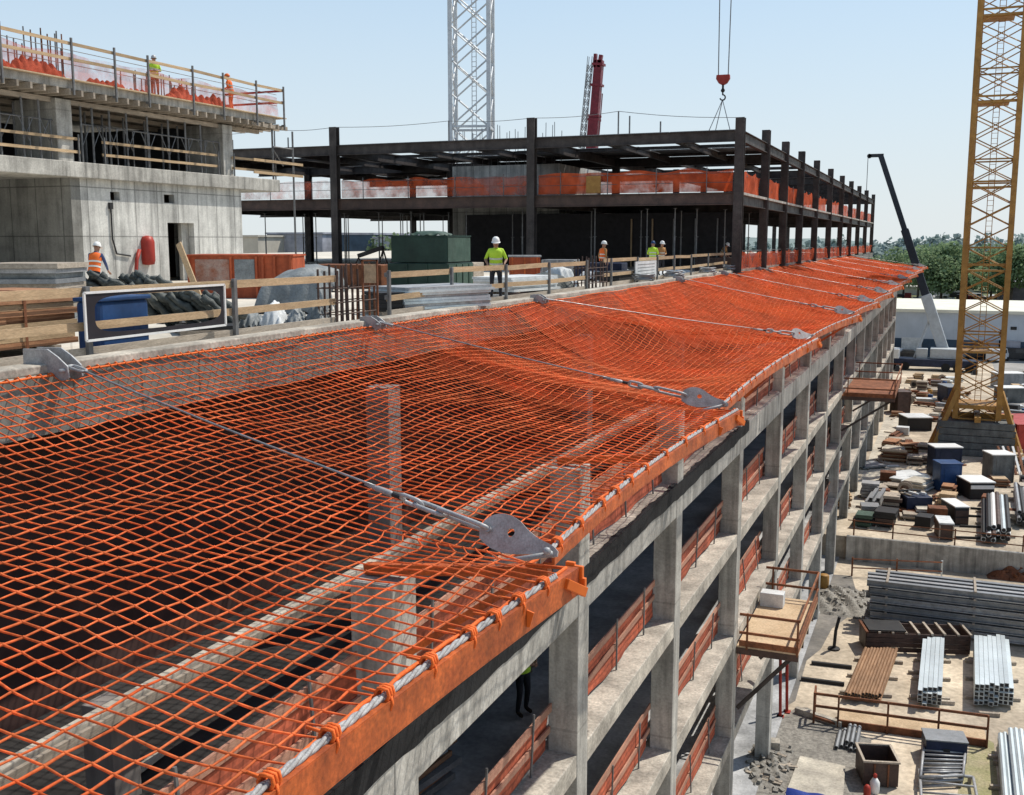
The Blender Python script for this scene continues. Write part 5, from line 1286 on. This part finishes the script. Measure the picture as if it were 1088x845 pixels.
m=MB(); m.box((c.x,c.y,GL+.88),(L+.06,1.06,.06),ang); obj('lid',m,'steel_grey',t,bevel=.01)
m=MB(); p=a+d*L*.5-nrm*.02; m.box((p.x,p.y,GL+.5),(.25,.04,.12),ang); obj('latch',m,'black',t)
# pale slab with damp stain and blue tarp
pp=[gp(x,y,GL) for x,y in ((850,806),(898,817),(892,900),(815,896))]
m=MB(); m.add([p+V((0,0,.02)) for p in pp]+[p+V((0,0,.12)) for p in pp],[(0,3,2,1),(4,5,6,7)]+[(i,(i+1)%4,4+(i+1)%4,4+i) for i in range(4)]); tag(obj('concrete_pad',m,'pad'),'pale concrete pad with damp stains lying on the gravel','slab')
c=gp(856,852,GL); m=MB()
m.sheet(lambda u,v:V((c.x-.75+1.5*u,c.y-1.2+1.7*v,GL+.14+.12*math.sin(math.pi*u)**.5*math.sin(math.pi*v)**.4+.03*math.sin(u*9+v*7))),16,16); tag(obj('blue_tarp',m,'tarp_blue',smooth=True),'bright blue tarp at the edge of the pale concrete pad','tarp')
c=gp(929,842,GL); t=thing('gas_bottle','small white and red bottle by the brown open bin','bottle',(c.x,c.y,GL))
m=MB(); m.lathe((c.x,c.y,GL),[(.16,0),(.18,.03),(.18,.42),(.1,.55),(.05,.6)],12); obj('body',m,'white',t,smooth=True)
m=MB(); m.lathe((c.x,c.y,GL+.6),[(.07,0),(.07,.12),(.03,.16)],8); obj('valve',m,'red_paint',t)
c=gp(921,846,GL); m=MB(); m.lathe((c.x,c.y,GL),[(.12,0),(.13,.04),(.13,.35),(.06,.45)],10); tag(obj('canister',m,'red_paint',smooth=True),'small red canister left of the white bottle','canister')
# odds and ends along the gravel
pipes('short bag of grey pipes at the end of the gravel','pipe_bundle','pipes',gp(886,796,GL),gp(912,798,GL),gp(903,778,GL),5,2,.09,'steel_grey',seed=7,bear=False,ragged=.2)
tarp('grey crumpled bag beside the short grey pipes',gp(913,795,GL),gp(938,797,GL),.8,.4,z0=GL,seed=31)
p=gp(819,796,GL); m=MB(); m.box((p.x,p.y,GL+.2),(.7,.5,.4),.2); tag(obj('concrete_block',m,'concrete_ledge',bevel=.03),'small concrete block at the foot of the facade column','block')
p=gp(886,690,GL); t=thing('bollard','dark bent post standing alone on the damp ground','post',(p.x,p.y,GL))
m=MB(); m.tube([p,p+V((.05,.0,1.0)),p+V((.2,0,1.75))],.09,6); obj('stem',m,'black',t); m=MB(); m.lathe((p.x,p.y,GL),[(.3,0),(.3,.08),(.1,.12)],10); obj('foot',m,'black',t)
for k,(px,py) in enumerate(((829,762),(836,757))):
    p=gp(px,py,GL); m=MB(); m.tube([p,p+V((-.1,.1,2.6))],.07,6); m.box((p.x,p.y,GL+.03),(.3,.3,.06)); tag(obj('red_prop',m,'red_paint'),'red steel prop standing below the wooden loading platform','prop','red props below the platform')
p=gp(832,768,GL); tarp('tangle of red hose and dark rags at the foot of the red props',gp(826,772,GL),gp(838,772,GL),.8,.5,z0=GL,seed=33,mat='red_paint',rough=.6,name='hose_tangle',cat='hose')
p=gp(875,626,GL); m=MB(); m.lathe((p.x,p.y,GL),[(.28,0),(.3,.04),(.3,.85),(.26,.9)],12); tag(obj('yellow_barrel',m,'yellow',smooth=True),'yellow barrel by the rubble near the facade','barrel')
def rubble(label,px,py,w_,d_,h,z0,seed,mat='gravel'):
    rr=random.Random(seed); c=gp(px,py,z0); P=[rr.random()*6 for _ in range(4)]
    m=MB(); m.sheet(lambda u,v:V((c.x+(u-.5)*w_,c.y+(v-.5)*d_,z0-.02+h*(math.sin(math.pi*u)*math.sin(math.pi*v))**.7*(.75+.25*math.sin(u*9+P[0])*math.sin(v*8+P[1])+.2*math.sin(u*23+v*17+P[2])))),26,26)
    for k in range(60):
        u,v=rr.random(),rr.random(); hh=h*(math.sin(math.pi*u)*math.sin(math.pi*v))**.7*.8; s_=rr.uniform(.08,.28)
        m.box((c.x+(u-.5)*w_,c.y+(v-.5)*d_,z0+hh),(s_,s_*.8,s_*.6),Matrix.Rotation(rr.random()*3,3,V((rr.random(),rr.random(),rr.random())).normalized()))
    o=tag(obj('rubble_heap',m,mat),label,'rubble'); return o
rubble('heap of grey rubble beside the facade, left of the grey beams',892,640,3.2,5,.7,GL,1)
rubble('brown heap of earth on the right under the retaining wall',1085,614,4,2,.9,GL,2,'rust')
rubble('low scatter of grey rubble on the gravel by the concrete block',815,815,1.6,4,.25,GL,3)
for k in range(9):
    rr=random.Random(90+k); p=gp(rr.uniform(806,835),rr.uniform(798,835),GL); an=rr.uniform(-.9,.9); m=MB(); m.box((p.x,p.y,GL+.05+.02*k%.1),(rr.uniform(.8,1.6),.14,.06),an); tag(obj('scrap_board',m,'wood_old'),'weathered scrap board lying on the gravel beside the facade','board','scrap boards on the gravel')

# loading platforms hung on the facade
def platform(label,z,y0,y1,x1,mat='ply',rustc='rust'):
    t=thing('loading_platform',label,'platform',(BX+.6,(y0+y1)/2,z)); w_=x1-BX
    m=MB(); m.box2((BX+.03,y0,z),(x1,y1,z+.05)); obj('plank_deck',m,mat,t)
    m=MB()
    for q in range(5):
        y=y0+(y1-y0)*q/4; m.box2((BX+.02,y-.06 if q else y,z-.22),(x1,y+.06 if q<4 else y,z-.005))
    obj('joist',m,'steel_brown',t)
    for y in (y0,y1):
        for x in (BX+.35,x1-.04):
            m=MB(); m.box((x,y,z+.55),(.06,.06,1.2)); obj('post',m,rustc,t)
        for h in (.5,1.1):
            m=MB(); m.bar((BX+.1,y,z+h),(x1,y,z+h),.05,.08); obj('rail',m,rustc,t)
    for h in (.5,1.1):
        m=MB(); m.bar((x1,y0,z+h),(x1,y1,z+h),.05,.08); obj('rail',m,rustc,t)
    m=MB(); m.box2((x1-.04,y0,z+.052),(x1,y1,z+.24)); m.box2((BX+.1,y0,z+.052),(x1-.05,y0+.04,z+.24)); obj('toe_board',m,rustc,t)
    m=MB(); m.bar((BX+.05,y0+.4,z-2.2),(x1-.2,y0+.4,z-.2),.12,.12); m.bar((BX+.05,y1-.4,z-2.2),(x1-.2,y1-.4,z-.2),.12,.12); obj('strut',m,'steel_dark',t)
    return t
pz=-10.95; q0=gp(800,690,pz); q1=gp(850,692,pz); q2=gp(862,640,pz)
platform('wooden loading platform with brown rails hung on the facade above the gravel',pz,q0.y,q2.y,q1.x)
m=MB(); c=gp(806,652,pz+.05); m.box((BX+.5,q2.y-1.0,pz+.3),(.8,.5,.5)); tag(obj('white_crate',m,'white_sheet',bevel=.02),'white crate on the far corner of the wooden loading platform','crate')
pz=-7.5; q0=gp(897,421,pz); q1=gp(952,421,pz); 
platform('far orange brown loading platform jutting out of the facade',pz,q0.y,q0.y+9,gp(952,421,pz).x,'rust','rust')

# ================================================================== UPPER YARD
def ux(px,py): return gp(px,py,GU)
def cabin(label,px0,px1,py,h,depth,mat,roof,cat='cabin',name='site_cabin',door=True,z0=GU):
    a=gp(px0,py,z0);b=gp(px1,py,z0); t,c,d,nrm,L,ang=boxthing(name,label,cat,a,b,depth,h,mat,z0=z0,bevel=.04)
    m=MB(); m.box((c.x,c.y,z0+h+.05),(L+.12,depth+.12,.1),ang); obj('roof',m,roof,t,bevel=.03)
    if door:
        m=MB(); p=a+d*L*.5-nrm*.02; m.box((p.x,p.y,z0+h*.46),(L*.62,.03,h*.84),ang); dd_=obj('door',m,mat,t,bevel=.01)
        m=MB(); p=a+d*L*.74-nrm*.05; m.box((p.x,p.y,z0+h*.45),(.05,.05,.2),ang); obj('handle',m,'galv',dd_)
    for u in (.04,.96):
        m=MB(); p=a+d*L*u-nrm*.025; m.box((p.x,p.y,z0+h*.5),(.07,.05,h),ang); obj('corner_post',m,mat,t)
    return t,c,d,nrm,L,ang
cabin('blue portable toilet with a pale roof, front one of the pair before the crane ballast',998,1021,523,2.15,1.5,'blue','blue',cat='toilet',name='portable_toilet')
cabin('dark blue site cabin with white roof behind the blue portable toilet',992,1021,507,2.4,1.6,'blue_dark','white')
cabin('grey green cabin with a white roof right of the crane ballast',1053,1077,513,2.2,1.8,'ballast','white')
t,c,d,nrm,L,ang=cabin('low black generator with white panels between the blue toilet and grey cabin',1030,1056,531,1.25,2.4,'black','white',cat='generator',name='generator',door=False)
m=MB(); p=c-nrm*1.24; m.box((p.x,p.y,GU+.95),(L*.96,.05,.28),ang); obj('white_panel',m,'white',t)
t,c,d,nrm,L,ang=boxthing('skip','dark blue grey open skip with scrap on top beside the crane shadow','skip',ux(963,548),ux(990,548),1.6,1.3,'blue_dark',z0=GU)
for k in range(7):
    rr=random.Random(200+k); m=MB(); m.box((c.x+rr.uniform(-.7,.7),c.y+rr.uniform(-.5,.6),GU+1.36+.04*k),(rr.uniform(.4,1.2),.16,.1),rr.uniform(-1,1)); obj('scrap',m,rr.choice(['galv','black','wood_old','white_sheet']),t)
t,c,d,nrm,L,ang=boxthing('cabinet','tall dark cabinet with a white top between skip and tube bundles','cabinet',ux(1014,558),ux(1029,558),2.4,1.2,'black',z0=GU)
m=MB(); m.box((c.x,c.y,GU+1.24),(L+.05,2.45,.08),ang); obj('top',m,'white',t)
for k in range(2):
    m=MB(); p=c-nrm*1.215; m.box((p.x,p.y,GU+.3+.5*k),(L*.9,.03,.4),ang); obj('drawer',m,'steel_brown',t)
t,c,d,nrm,L,ang=boxthing('crate','black crate with a pale top close behind the retaining wall','crate',ux(997,574),ux(1013,575),2.0,1.05,'steel_brown',z0=GU)
m=MB(); m.box((c.x,c.y,GU+1.1),(L*1.02,2.0,.1),ang); obj('lid',m,'white_sheet',t)
for u in (.05,.95):
    m=MB(); p=ux(997,574)+d*L*u-nrm*.03; m.box((p.x,p.y,GU+.5),(.08,.06,1.0),ang); obj('rib',m,'wood_old',t)
pipes('stacked white and dark pipes on sleepers behind the retaining wall','pipe_bundle','pipes',ux(1042,577),ux(1073,578),ux(1056,540),6,3,.17,'galv_pale',z0=GU,seed=8,mats=['white','steel_brown','galv_pale','black'],ragged=.6)
pipes('dark pipes and channels at the right edge behind the retaining wall','pipe_bundle','pipes',ux(1080,560),ux(1102,561),ux(1086,528),5,3,.16,'steel_grey',z0=GU,seed=9,mats=['steel_grey','black','galv'],ragged=.5)
for k,(x0_,x1_,y_) in enumerate(((1031,1044,541),(1026,1044,549),(1020,1042,560),(1014,1044,572))):
    m=MB(); p=ux(x0_,y_);q=ux(x1_,y_+1); m.bar(p+V((0,0,.07)),q+V((0,0,.07)),.14,.14); tag(obj('sleeper',m,'black'),'black sleeper lying left of the white pipes behind the retaining wall','sleeper','black sleepers in the upper yard')
def crates(label,px,py,n,seed,mats,wd=1.2,h=.35,z0=GU,group=None,name='pallet_stack',cat='pallets'):
    a=gp(px,py,z0); b=a+V((wd,random.Random(seed).uniform(-.2,.2),0)); t,z=layered(label,name,a,b,wd*1.1,n,h,mats[0],cat,z0=z0,jit=.08,seed=seed,mats=mats,group=group,bear=True); return t
crates('stack of black pallets behind the railing near the facade',926,560,4,1,['black','steel_brown','black'],1.5,.28)
crates('grey metal tray stack left of the black pallets',915,552,3,2,['steel_grey','galv'],1.2,.3)
crates('dark green netting covered pallet by the facade',905,560,3,3,['green_faded','black'],1.3,.28)
layered('stack of light brown timber battens against the facade foot','timber_pile',ux(880,540),ux(905,541),3.0,8,.13,'wood','timber',z0=GU,seed=41,mats=['wood','timber_red'],jit=.12)
crates('pile of galvanised channels behind the timber battens',914,530,5,5,['galv','steel_grey'],1.3,.22)
layered('flat white sheets on sleepers in the middle of the upper yard','sheet_stack',ux(955,512),ux(990,509),2.4,3,.10,'white_sheet','sheets',z0=GU,seed=42,jit=.2)
layered('grey flat sheets lying by the facade','sheet_stack',ux(918,500),ux(946,498),2.2,2,.1,'steel_grey','sheets',z0=GU,seed=43,jit=.2)
cabin('red container at the right edge behind the ballast',1079,1120,482,2.6,6,'red_paint','red_paint',cat='container',name='container',door=False)
# trailer with dark window and white top
t,c,d,nrm,L,ang=cabin('white topped dark trailer in the crowded middle of the yard',964,990,458,1.3,2.6,'black','white_sheet',cat='trailer',name='trailer',door=False)
cabin('grey cabin with a flat white roof right of the yellow mast',1064,1090,428,1.7,2.2,'ballast','white')
cabin('white flat roofed shelter behind the yellow mast',1060,1088,412,1.8,2.2,'steel_grey','white')
cabin('small dark blue cabin near the carrier of the mobile crane',1006,1020,432,2.2,3,'blue_dark','steel_grey')
cabin('brown metal tank box left of the brown formwork in the yard',953,967,440,2.4,2.4,'steel_brown','steel_brown',cat='tank',name='tank',door=False)
# slabs leaning and rust red formwork by the red container
t=thing('formwork_rack','white and red slanting frames leaning near the red container','formwork',ux(1076,500))
for k in range(5):
    p=ux(1072+k*4,505); m=MB(); m.bar(p,p+V((-.9+.1*k,2.0,2.0)),.18,.1); obj('frame',m,'white' if k%2 else 'rust',t)
# varied stacks across the middle of the yard: each its own thing
rr=random.Random(77); kinds=0
spots=[]
def free(p,r):
    for q,rq in spots:
        if (p-q).length<r+rq: return False
    return True
for (px,py,r_) in ((1036,470,6),(1009,515,2),(977,540,2),(1043,525,2),(1064,505,2),(1020,550,2),(1005,585,2),(1058,570,3),(935,560,2),(972,505,3),(977,455,4),(1000,395,9),(1075,425,5),(960,437,3),(893,535,2),(932,500,2)):
    spots.append((ux(px,py),r_))
N_=0; tries=0
while N_<135 and tries<9000:
    tries+=1
    py=400+ (rr.random()**.8)*165; xl=max(897,950-(py-400)*.36); px=rr.uniform(xl+4,1016) if rr.random()<.82 else rr.uniform(1058,1100)
    p=ux(px,py); r_=rr.uniform(.45,1.05)
    if p.x<BX+1.6 or not free(p,r_): continue
    spots.append((p,r_)); kind=rr.choice(['planks','planks','sheets','sheets','pallets','boards','boards','channels','box','timber','timber','bars','bars','drum','barrel'])
    an=rr.choice([rr.uniform(-.3,.3),rr.uniform(1.2,1.9)]); d=V((math.cos(an),math.sin(an),0)); L_=rr.uniform(1.0,2.7); a=p-d*L_/2; b=p+d*L_/2
    where='in the crowded middle yard' if px<1040 else 'right of the yellow mast'
    G2_='material stacks '+where
    if kind=='drum':
        t=thing('cable_drum','wooden cable drum '+where,'drum',p,G2_+' drums'); r0=rr.uniform(.45,.7); ax_=d; ay_=V((-d.y,d.x,0))
        for q in (-.32,.32):
            m=MB(); m.prism([(r0*math.cos(k*math.pi/9),r0*math.sin(k*math.pi/9)) for k in range(18)],p+ax_*q+V((0,0,r0)),ay_,V((0,0,1)),ax_,.06); obj('flange',m,'wood_old',t)
        m=MB(); m.tube([p-ax_*.32+V((0,0,r0)),p+ax_*.34+V((0,0,r0))],r0*.6,12); obj('core',m,rr.choice(['black','rust','blue']),t)
    elif kind=='barrel':
        m=MB(); m.lathe((p.x,p.y,GU),[(.27,0),(.29,.02),(.29,.3),(.305,.32),(.29,.34),(.29,.6),(.305,.62),(.29,.64),(.29,.88),(.26,.9)],12); tag(obj('barrel',m,rr.choice(['blue','rust','steel_grey','yellow']),smooth=True),'steel barrel '+where,'barrel',G2_+' barrels')
    elif kind=='planks': layered('pile of weathered pale planks '+where,'plank_pile',a,b,rr.uniform(.9,1.4),rr.randint(2,5),.13,'wood_old','planks',z0=GU,jit=.2,seed=N_,group=G2_+' planks')
    elif kind=='sheets': layered('flat pile of pale sheets '+where,'sheet_stack',a,b,rr.uniform(1.2,1.9),rr.randint(2,6),.11,'white_sheet','sheets',z0=GU,jit=.15,seed=N_,mats=['white_sheet','pad'],group=G2_+' sheets')
    elif kind=='pallets': crates('stack of dark wooden pallets '+where,px,py,rr.randint(3,5),N_,['wood_old','steel_brown'],1.3,.24,group=G2_+' pallets')
    elif kind=='boards': layered('stack of brown formwork boards '+where,'board_pile',a,b,rr.uniform(1,1.5),rr.randint(4,8),.12,'rust','boards',z0=GU,jit=.15,seed=N_,mats=['timber_red','ply','rust'],group=G2_+' boards')
    elif kind=='channels': pipes('bundle of grey steel channels '+where,'channel_bundle','steel',a,a+V((-d.y,d.x,0))*1.0,a+d*L_*1.3,4,3,.13,'steel_grey',z0=GU,square=True,seed=N_,group=G2_+' channels',part='channel')
    elif kind=='box': 
        t,c,d2,nrm,L2_,ang=boxthing('crate','closed site crate '+where,'crate',p-d*.6,p+d*.6,1.0,rr.uniform(.6,1.1),rr.choice(['steel_grey','galv','ballast','white_sheet','rust','black']),z0=GU,group=G2_+' crates')
        h_=1.0; m=MB(); m.box((c.x,c.y,GU+.06),(L2_+.1,1.3,.1),ang); obj('skid',m,'wood_old',t)
    elif kind=='timber': layered('pile of tan squared timber '+where,'timber_pile',a,b,1.2,rr.randint(3,6),.16,'ply','timber',z0=GU,jit=.2,seed=N_,mats=['ply','wood'],group=G2_+' timber')
    else: pipes('bundle of rusty bars '+where,'bar_bundle','bars',a,a+V((-d.y,d.x,0))*.8,a+d*L_*1.4,5,2,.08,'rust',z0=GU,seed=N_,group=G2_+' bars',part='bar')
    N_+=1
# loose scrap boards
for k in range(130):
    py=400+rr.random()*150; xl=max(897,950-(py-400)*.36); px=rr.uniform(xl+2,1018) if rr.random()<.8 else rr.uniform(1060,1095); p=ux(px,py)
    if p.x<BX+1 or p.y<YW+2 or not free(p,.3): continue
    m=MB(); m.box((p.x,p.y,GU+.06),(rr.uniform(.8,2.6),rr.uniform(.15,.5),.1),rr.uniform(-1.5,1.5)); tag(obj('scrap_board',m,rr.choice(['wood','wood_old','white_sheet','steel_brown','rust'])),'loose scrap board lying on the ground of the upper yard','board','loose boards in the upper yard')

# ================================================================== VEHICLES
def car(label,p,ang,mat,kind='car',group=None):
    Rz=rz(ang); P0=V(p)
    def tf(m): m.v=[Rz@v+P0 for v in m.v]; return m
    t=thing('parked_'+('van' if kind=='van' else 'car'),label,kind,P0,group)
    L_,W_,H_=(5.2,2.0,2.1) if kind=='van' else (4.5,1.8,1.45)
    if kind=='van': prof=[(-2.6,.35),(2.5,.35),(2.6,.8),(2.45,1.1),(1.75,1.25),(1.15,2.05),(-2.45,2.1),(-2.6,1.9)]
    else: prof=[(-2.2,.35),(2.2,.35),(2.25,.65),(2.1,.85),(1.15,.95),(.45,1.42),(-1.0,1.45),(-1.75,1.0),(-2.2,.92)]
    m=MB(); m.prism(prof,V((0,-W_/2,0)),V((1,0,0)),V((0,0,1)),V((0,1,0)),W_); obj('body',tf(m),mat,t,bevel=.06)
    for s_ in (-1,1):
        m=MB(); y=s_*(W_/2+.006)
        q=[(1.0,1.3),(.9,1.9),(-.2,1.9),(-.2,1.3)] if kind=='van' else [(.95,.97),(.4,1.35),(-.95,1.37),(-1.5,1.0)]
        m.add([(x,y,z) for x,z in q],[(0,1,2,3) if s_<0 else (3,2,1,0)]); obj('side_window',tf(m),'glass',t)
        for x in (-1.45,1.45):
            m=MB(); m.prism([(.33*math.cos(k*math.pi/7),.33*math.sin(k*math.pi/7)) for k in range(14)],V((x,s_*W_/2-.1,.33)),V((1,0,0)),V((0,0,1)),V((0,1,0)),.2); obj('wheel',tf(m),'tyre',t)
    m=MB(); q=[(1.75,1.27),(1.17,2.03)] if kind=='van' else [(1.12,.99),(.48,1.40)]
    m.add([(q[0][0]+.03,-W_*.42,q[0][1]),(q[0][0]+.03,W_*.42,q[0][1]),(q[1][0]+.03,W_*.4,q[1][1]),(q[1][0]+.03,-W_*.4,q[1][1])],[(0,1,2,3)]); obj('windscreen',tf(m),'glass',t)
    return t
car('dark van parked at the right edge before the white warehouse',gp(1079,383,GU),.1,'car_dark','van')
car('white van parked right of the yellow mast before the warehouse',gp(1060,384,GU),1.2,'car_white','van')
car('white car parked at the foot of the facade before the warehouse',gp(953,379,GU),1.5,'car_white','car')
car('dark car parked left of the grey crane boom',gp(967,381,GU),.05,'car_dark','car')
car('grey car parked right of the grey crane boom',gp(1018,381,GU),.05,'car_grey','car')
car('dark pickup coloured car parked beside the grey car near the warehouse',gp(1042,382,GU),.1,'car_dark','car')
rr=random.Random(8)
for k in range(17):
    px=958+k*7.4+rr.uniform(-1.5,1.5); mt=rr.choice(['car_white','car_white','car_grey','car_dark','car_red'])
    car('small vehicle in the far row behind the white warehouse roof',gp(px,322+rr.uniform(-6,2),GU),rr.uniform(-.2,.2)+rr.choice([0,1.5]),mt,rr.choice(['car','van']),'far row of vehicles')

# ================================================================== FAR BUILDINGS
def shed(label,px0,px1,py,h,depth,wall,roof,name='warehouse',cat='warehouse',base=None,over=.4,z0=GU,windows=0):
    a=gp(px0,py,z0);b=gp(px1,py,z0); y=(a.y+b.y)/2; t=thing(name,label,cat,((a.x+b.x)/2,y,z0))
    m=MB(); m.box2((a.x,y,z0),(b.x,y+depth,z0+h)); obj('wall',m,wall,t)
    m=MB(); m.box2((a.x-over,y-over,z0+h+.01),(b.x+over,y+depth+over,z0+h+.5)); obj('roof',m,roof,t)
    if base: m=MB(); m.box2((a.x-.05,y-.06,z0),(b.x+.05,y-.005,z0+base)); obj('plinth',m,'wall_blue',t)
    for k in range(windows):
        x=a.x+(b.x-a.x)*(k+.5)/windows; m=MB(); m.box((x,y-.03,z0+h*.6),((b.x-a.x)/windows*.5,.05,h*.22)); obj('window',m,'glass',t)
    return t,a,b,y
hW=gy(1000,333,gp(1000,381,GU).y).z-GU
t,a,b,y=shed('long white warehouse with a cream roof and dark blue base','x' and 938,1120,381,hW,34,'warehouse','roof_cream',base=3.0)
for k,px in enumerate((968,1052,1072)):
    p=gy(px,375,y); m=MB(); m.box((p.x,y-.1,GU+1.6),(3.2,.1,3.1)); obj('door',m,'far_grey' if k else 'white_sheet',t)
p=gy(1077,349,y); m=MB(); m.box((p.x,y-.05,p.z),(.9,.08,.5)); obj('vent',m,'black',t)
p=gy(985,372,y-1); 
shed('low cream wall building behind the vehicle row',950,1034,314,2.6,8,'far_wall','far_wall',name='low_building',cat='building')
shed('dark purple brown building with a flat grey roof at the right edge',1064,1180,326,6.5,30,'far_brick','far_grey',name='low_building',cat='building')
shed('long pale building in front of the trees at the horizon',930,1010,288,4,20,'white_sheet','far_grey',name='low_building',cat='building')
shed('pale distant building with rows of windows seen under the steel floor, between columns',278,352,330,20.9,30,'far_grey','far_grey',name='distant_building',cat='building',windows=6)
shed('cream distant building seen right of the left concrete building',236,282,332,20.1,26,'far_wall','far_wall',name='distant_building',cat='building',windows=3)
shed('blue distant building seen behind the tilted steel member',358,402,336,20.6,30,'wall_blue','far_grey',name='distant_building',cat='building',windows=4)
shed('pale blue distant hall seen left of the green containers',396,430,338,19.6,30,'warehouse','far_grey',name='distant_building',cat='building')

# ================================================================== TREES
def leafcloud(m,c,rx,rz_,n,s,rr,lobes=7):
    L_=[(V((rr.gauss(0,.45)*rx,rr.gauss(0,.45)*rx,rr.uniform(-.5,.55)*rz_)),rr.uniform(.35,.6)) for _ in range(lobes)]
    for k in range(n):
        o,r_=L_[rr.randrange(lobes)]
        d=V((rr.gauss(0,1),rr.gauss(0,1),rr.gauss(0,1))).normalized()*(rr.random()**.35)*r_
        p=V(c)+o+V((d.x*rx,d.y*rx,d.z*rz_))
        a=V((rr.gauss(0,1),rr.gauss(0,1),rr.gauss(0,.6))).normalized(); b=a.cross(V((rr.gauss(0,1),rr.gauss(0,1),rr.gauss(0,1)))).normalized(); q=s*rr.uniform(.6,1.3)
        m.add([p-a*q-b*q*.7,p+a*q-b*q*.6,p+a*q*.8+b*q,p-a*q*.7+b*q*.8],[(0,1,2,3)])
def tree(label,px,py_top,Y,z0,seed,wide=.75,n=1300,group=None,leafm='leaf',trunkfrac=.3):
    rr=random.Random(seed); top=gy(px,py_top,Y); h=top.z-z0; base=V((top.x,Y,z0)); t=thing('broadleaf_tree',label,'tree',base,group)
    m=MB(); m.tube([base,base+V((.1,0,h*.3)),base+V((.2,.1,h*.6)),base+V((.1,0,h*.85))],[h*.028,h*.02,h*.013,h*.004],6)
    for k in range(5):
        an=rr.random()*6.28; st=base+V((.15,.05,h*rr.uniform(.28,.5))); m.tube([st,st+V((math.cos(an)*h*.2,math.sin(an)*h*.2,h*.22))],[h*.01,h*.003],5)
    obj('trunk',m,'bark',t)
    m=MB(); leafcloud(m,base+V((0,0,h*(trunkfrac+(1-trunkfrac)*.5))),h*wide*.5,h*(1-trunkfrac)*.55,int(n*2.2),h*.022,rr,12); obj('crown',m,leafm,t)
    return t
G3='trees behind the warehouses'
tl=[(1003,258,350,'large round green tree behind the cream wall, right of the raised boom',1.15,3200),(988,266,345,'smaller bushy green tree left of the large round tree',1.0,1500),(978,262,372,'green tree partly behind the raised crane boom',1.0,1500),(962,268,380,'low green tree at the end of the net overhang',1.0,1200),
(1030,266,360,'green tree just left of the yellow mast',1.0,1500),(1056,262,350,'green tree seen through the yellow mast',1.0,1500),(1078,258,330,'tall dark green tree at the right edge',1.0,2400),(1100,262,330,'dark green tree beyond the right edge tree',1.0,1500),(946,270,390,'far low tree by the steel frame end',1.1,900),
(428,247,235,'dark leafy tree seen above the green containers',1.0,1500),(487,251,240,'small dark tree seen right of the green containers',.9,900),(448,253,250,'bushy dark tree between the steel columns above the green containers',1.0,900)]
for k,(px,pt,Y,lb_,wd,n_) in enumerate(tl): tree(lb_,px,pt,Y,GU,300+k,wide=wd,n=n_,trunkfrac=.22)
# wooded horizon
rr=random.Random(55)
for (pxa,pxb,Y,pyt,amp,seed) in ((900,1240,560,250.5,3.2,1),(150,900,620,252.5,2.6,2),(900,1240,440,256.5,3.5,4)):
    m=MB(); rq=random.Random(seed)
    xa=gy(pxa,256,Y).x; xb=gy(pxb,256,Y).x; n=int((xb-xa)/5)
    for k in range(n):
        x=xa+(xb-xa)*k/n+rq.uniform(-3,3); px=pxa+(pxb-pxa)*k/n; tz=gy(px,pyt+amp*(math.sin(k*.37)*.5+math.sin(k*.13+2)*.5)+rq.uniform(-1.2,1.6),Y).z
        hh=tz-GU; leafcloud(m,(x,Y+rq.uniform(-12,12),GU+hh*.52),6.0,hh*.52,330 if seed!=2 else 110,.95 if seed!=2 else 1.3,rq,6)
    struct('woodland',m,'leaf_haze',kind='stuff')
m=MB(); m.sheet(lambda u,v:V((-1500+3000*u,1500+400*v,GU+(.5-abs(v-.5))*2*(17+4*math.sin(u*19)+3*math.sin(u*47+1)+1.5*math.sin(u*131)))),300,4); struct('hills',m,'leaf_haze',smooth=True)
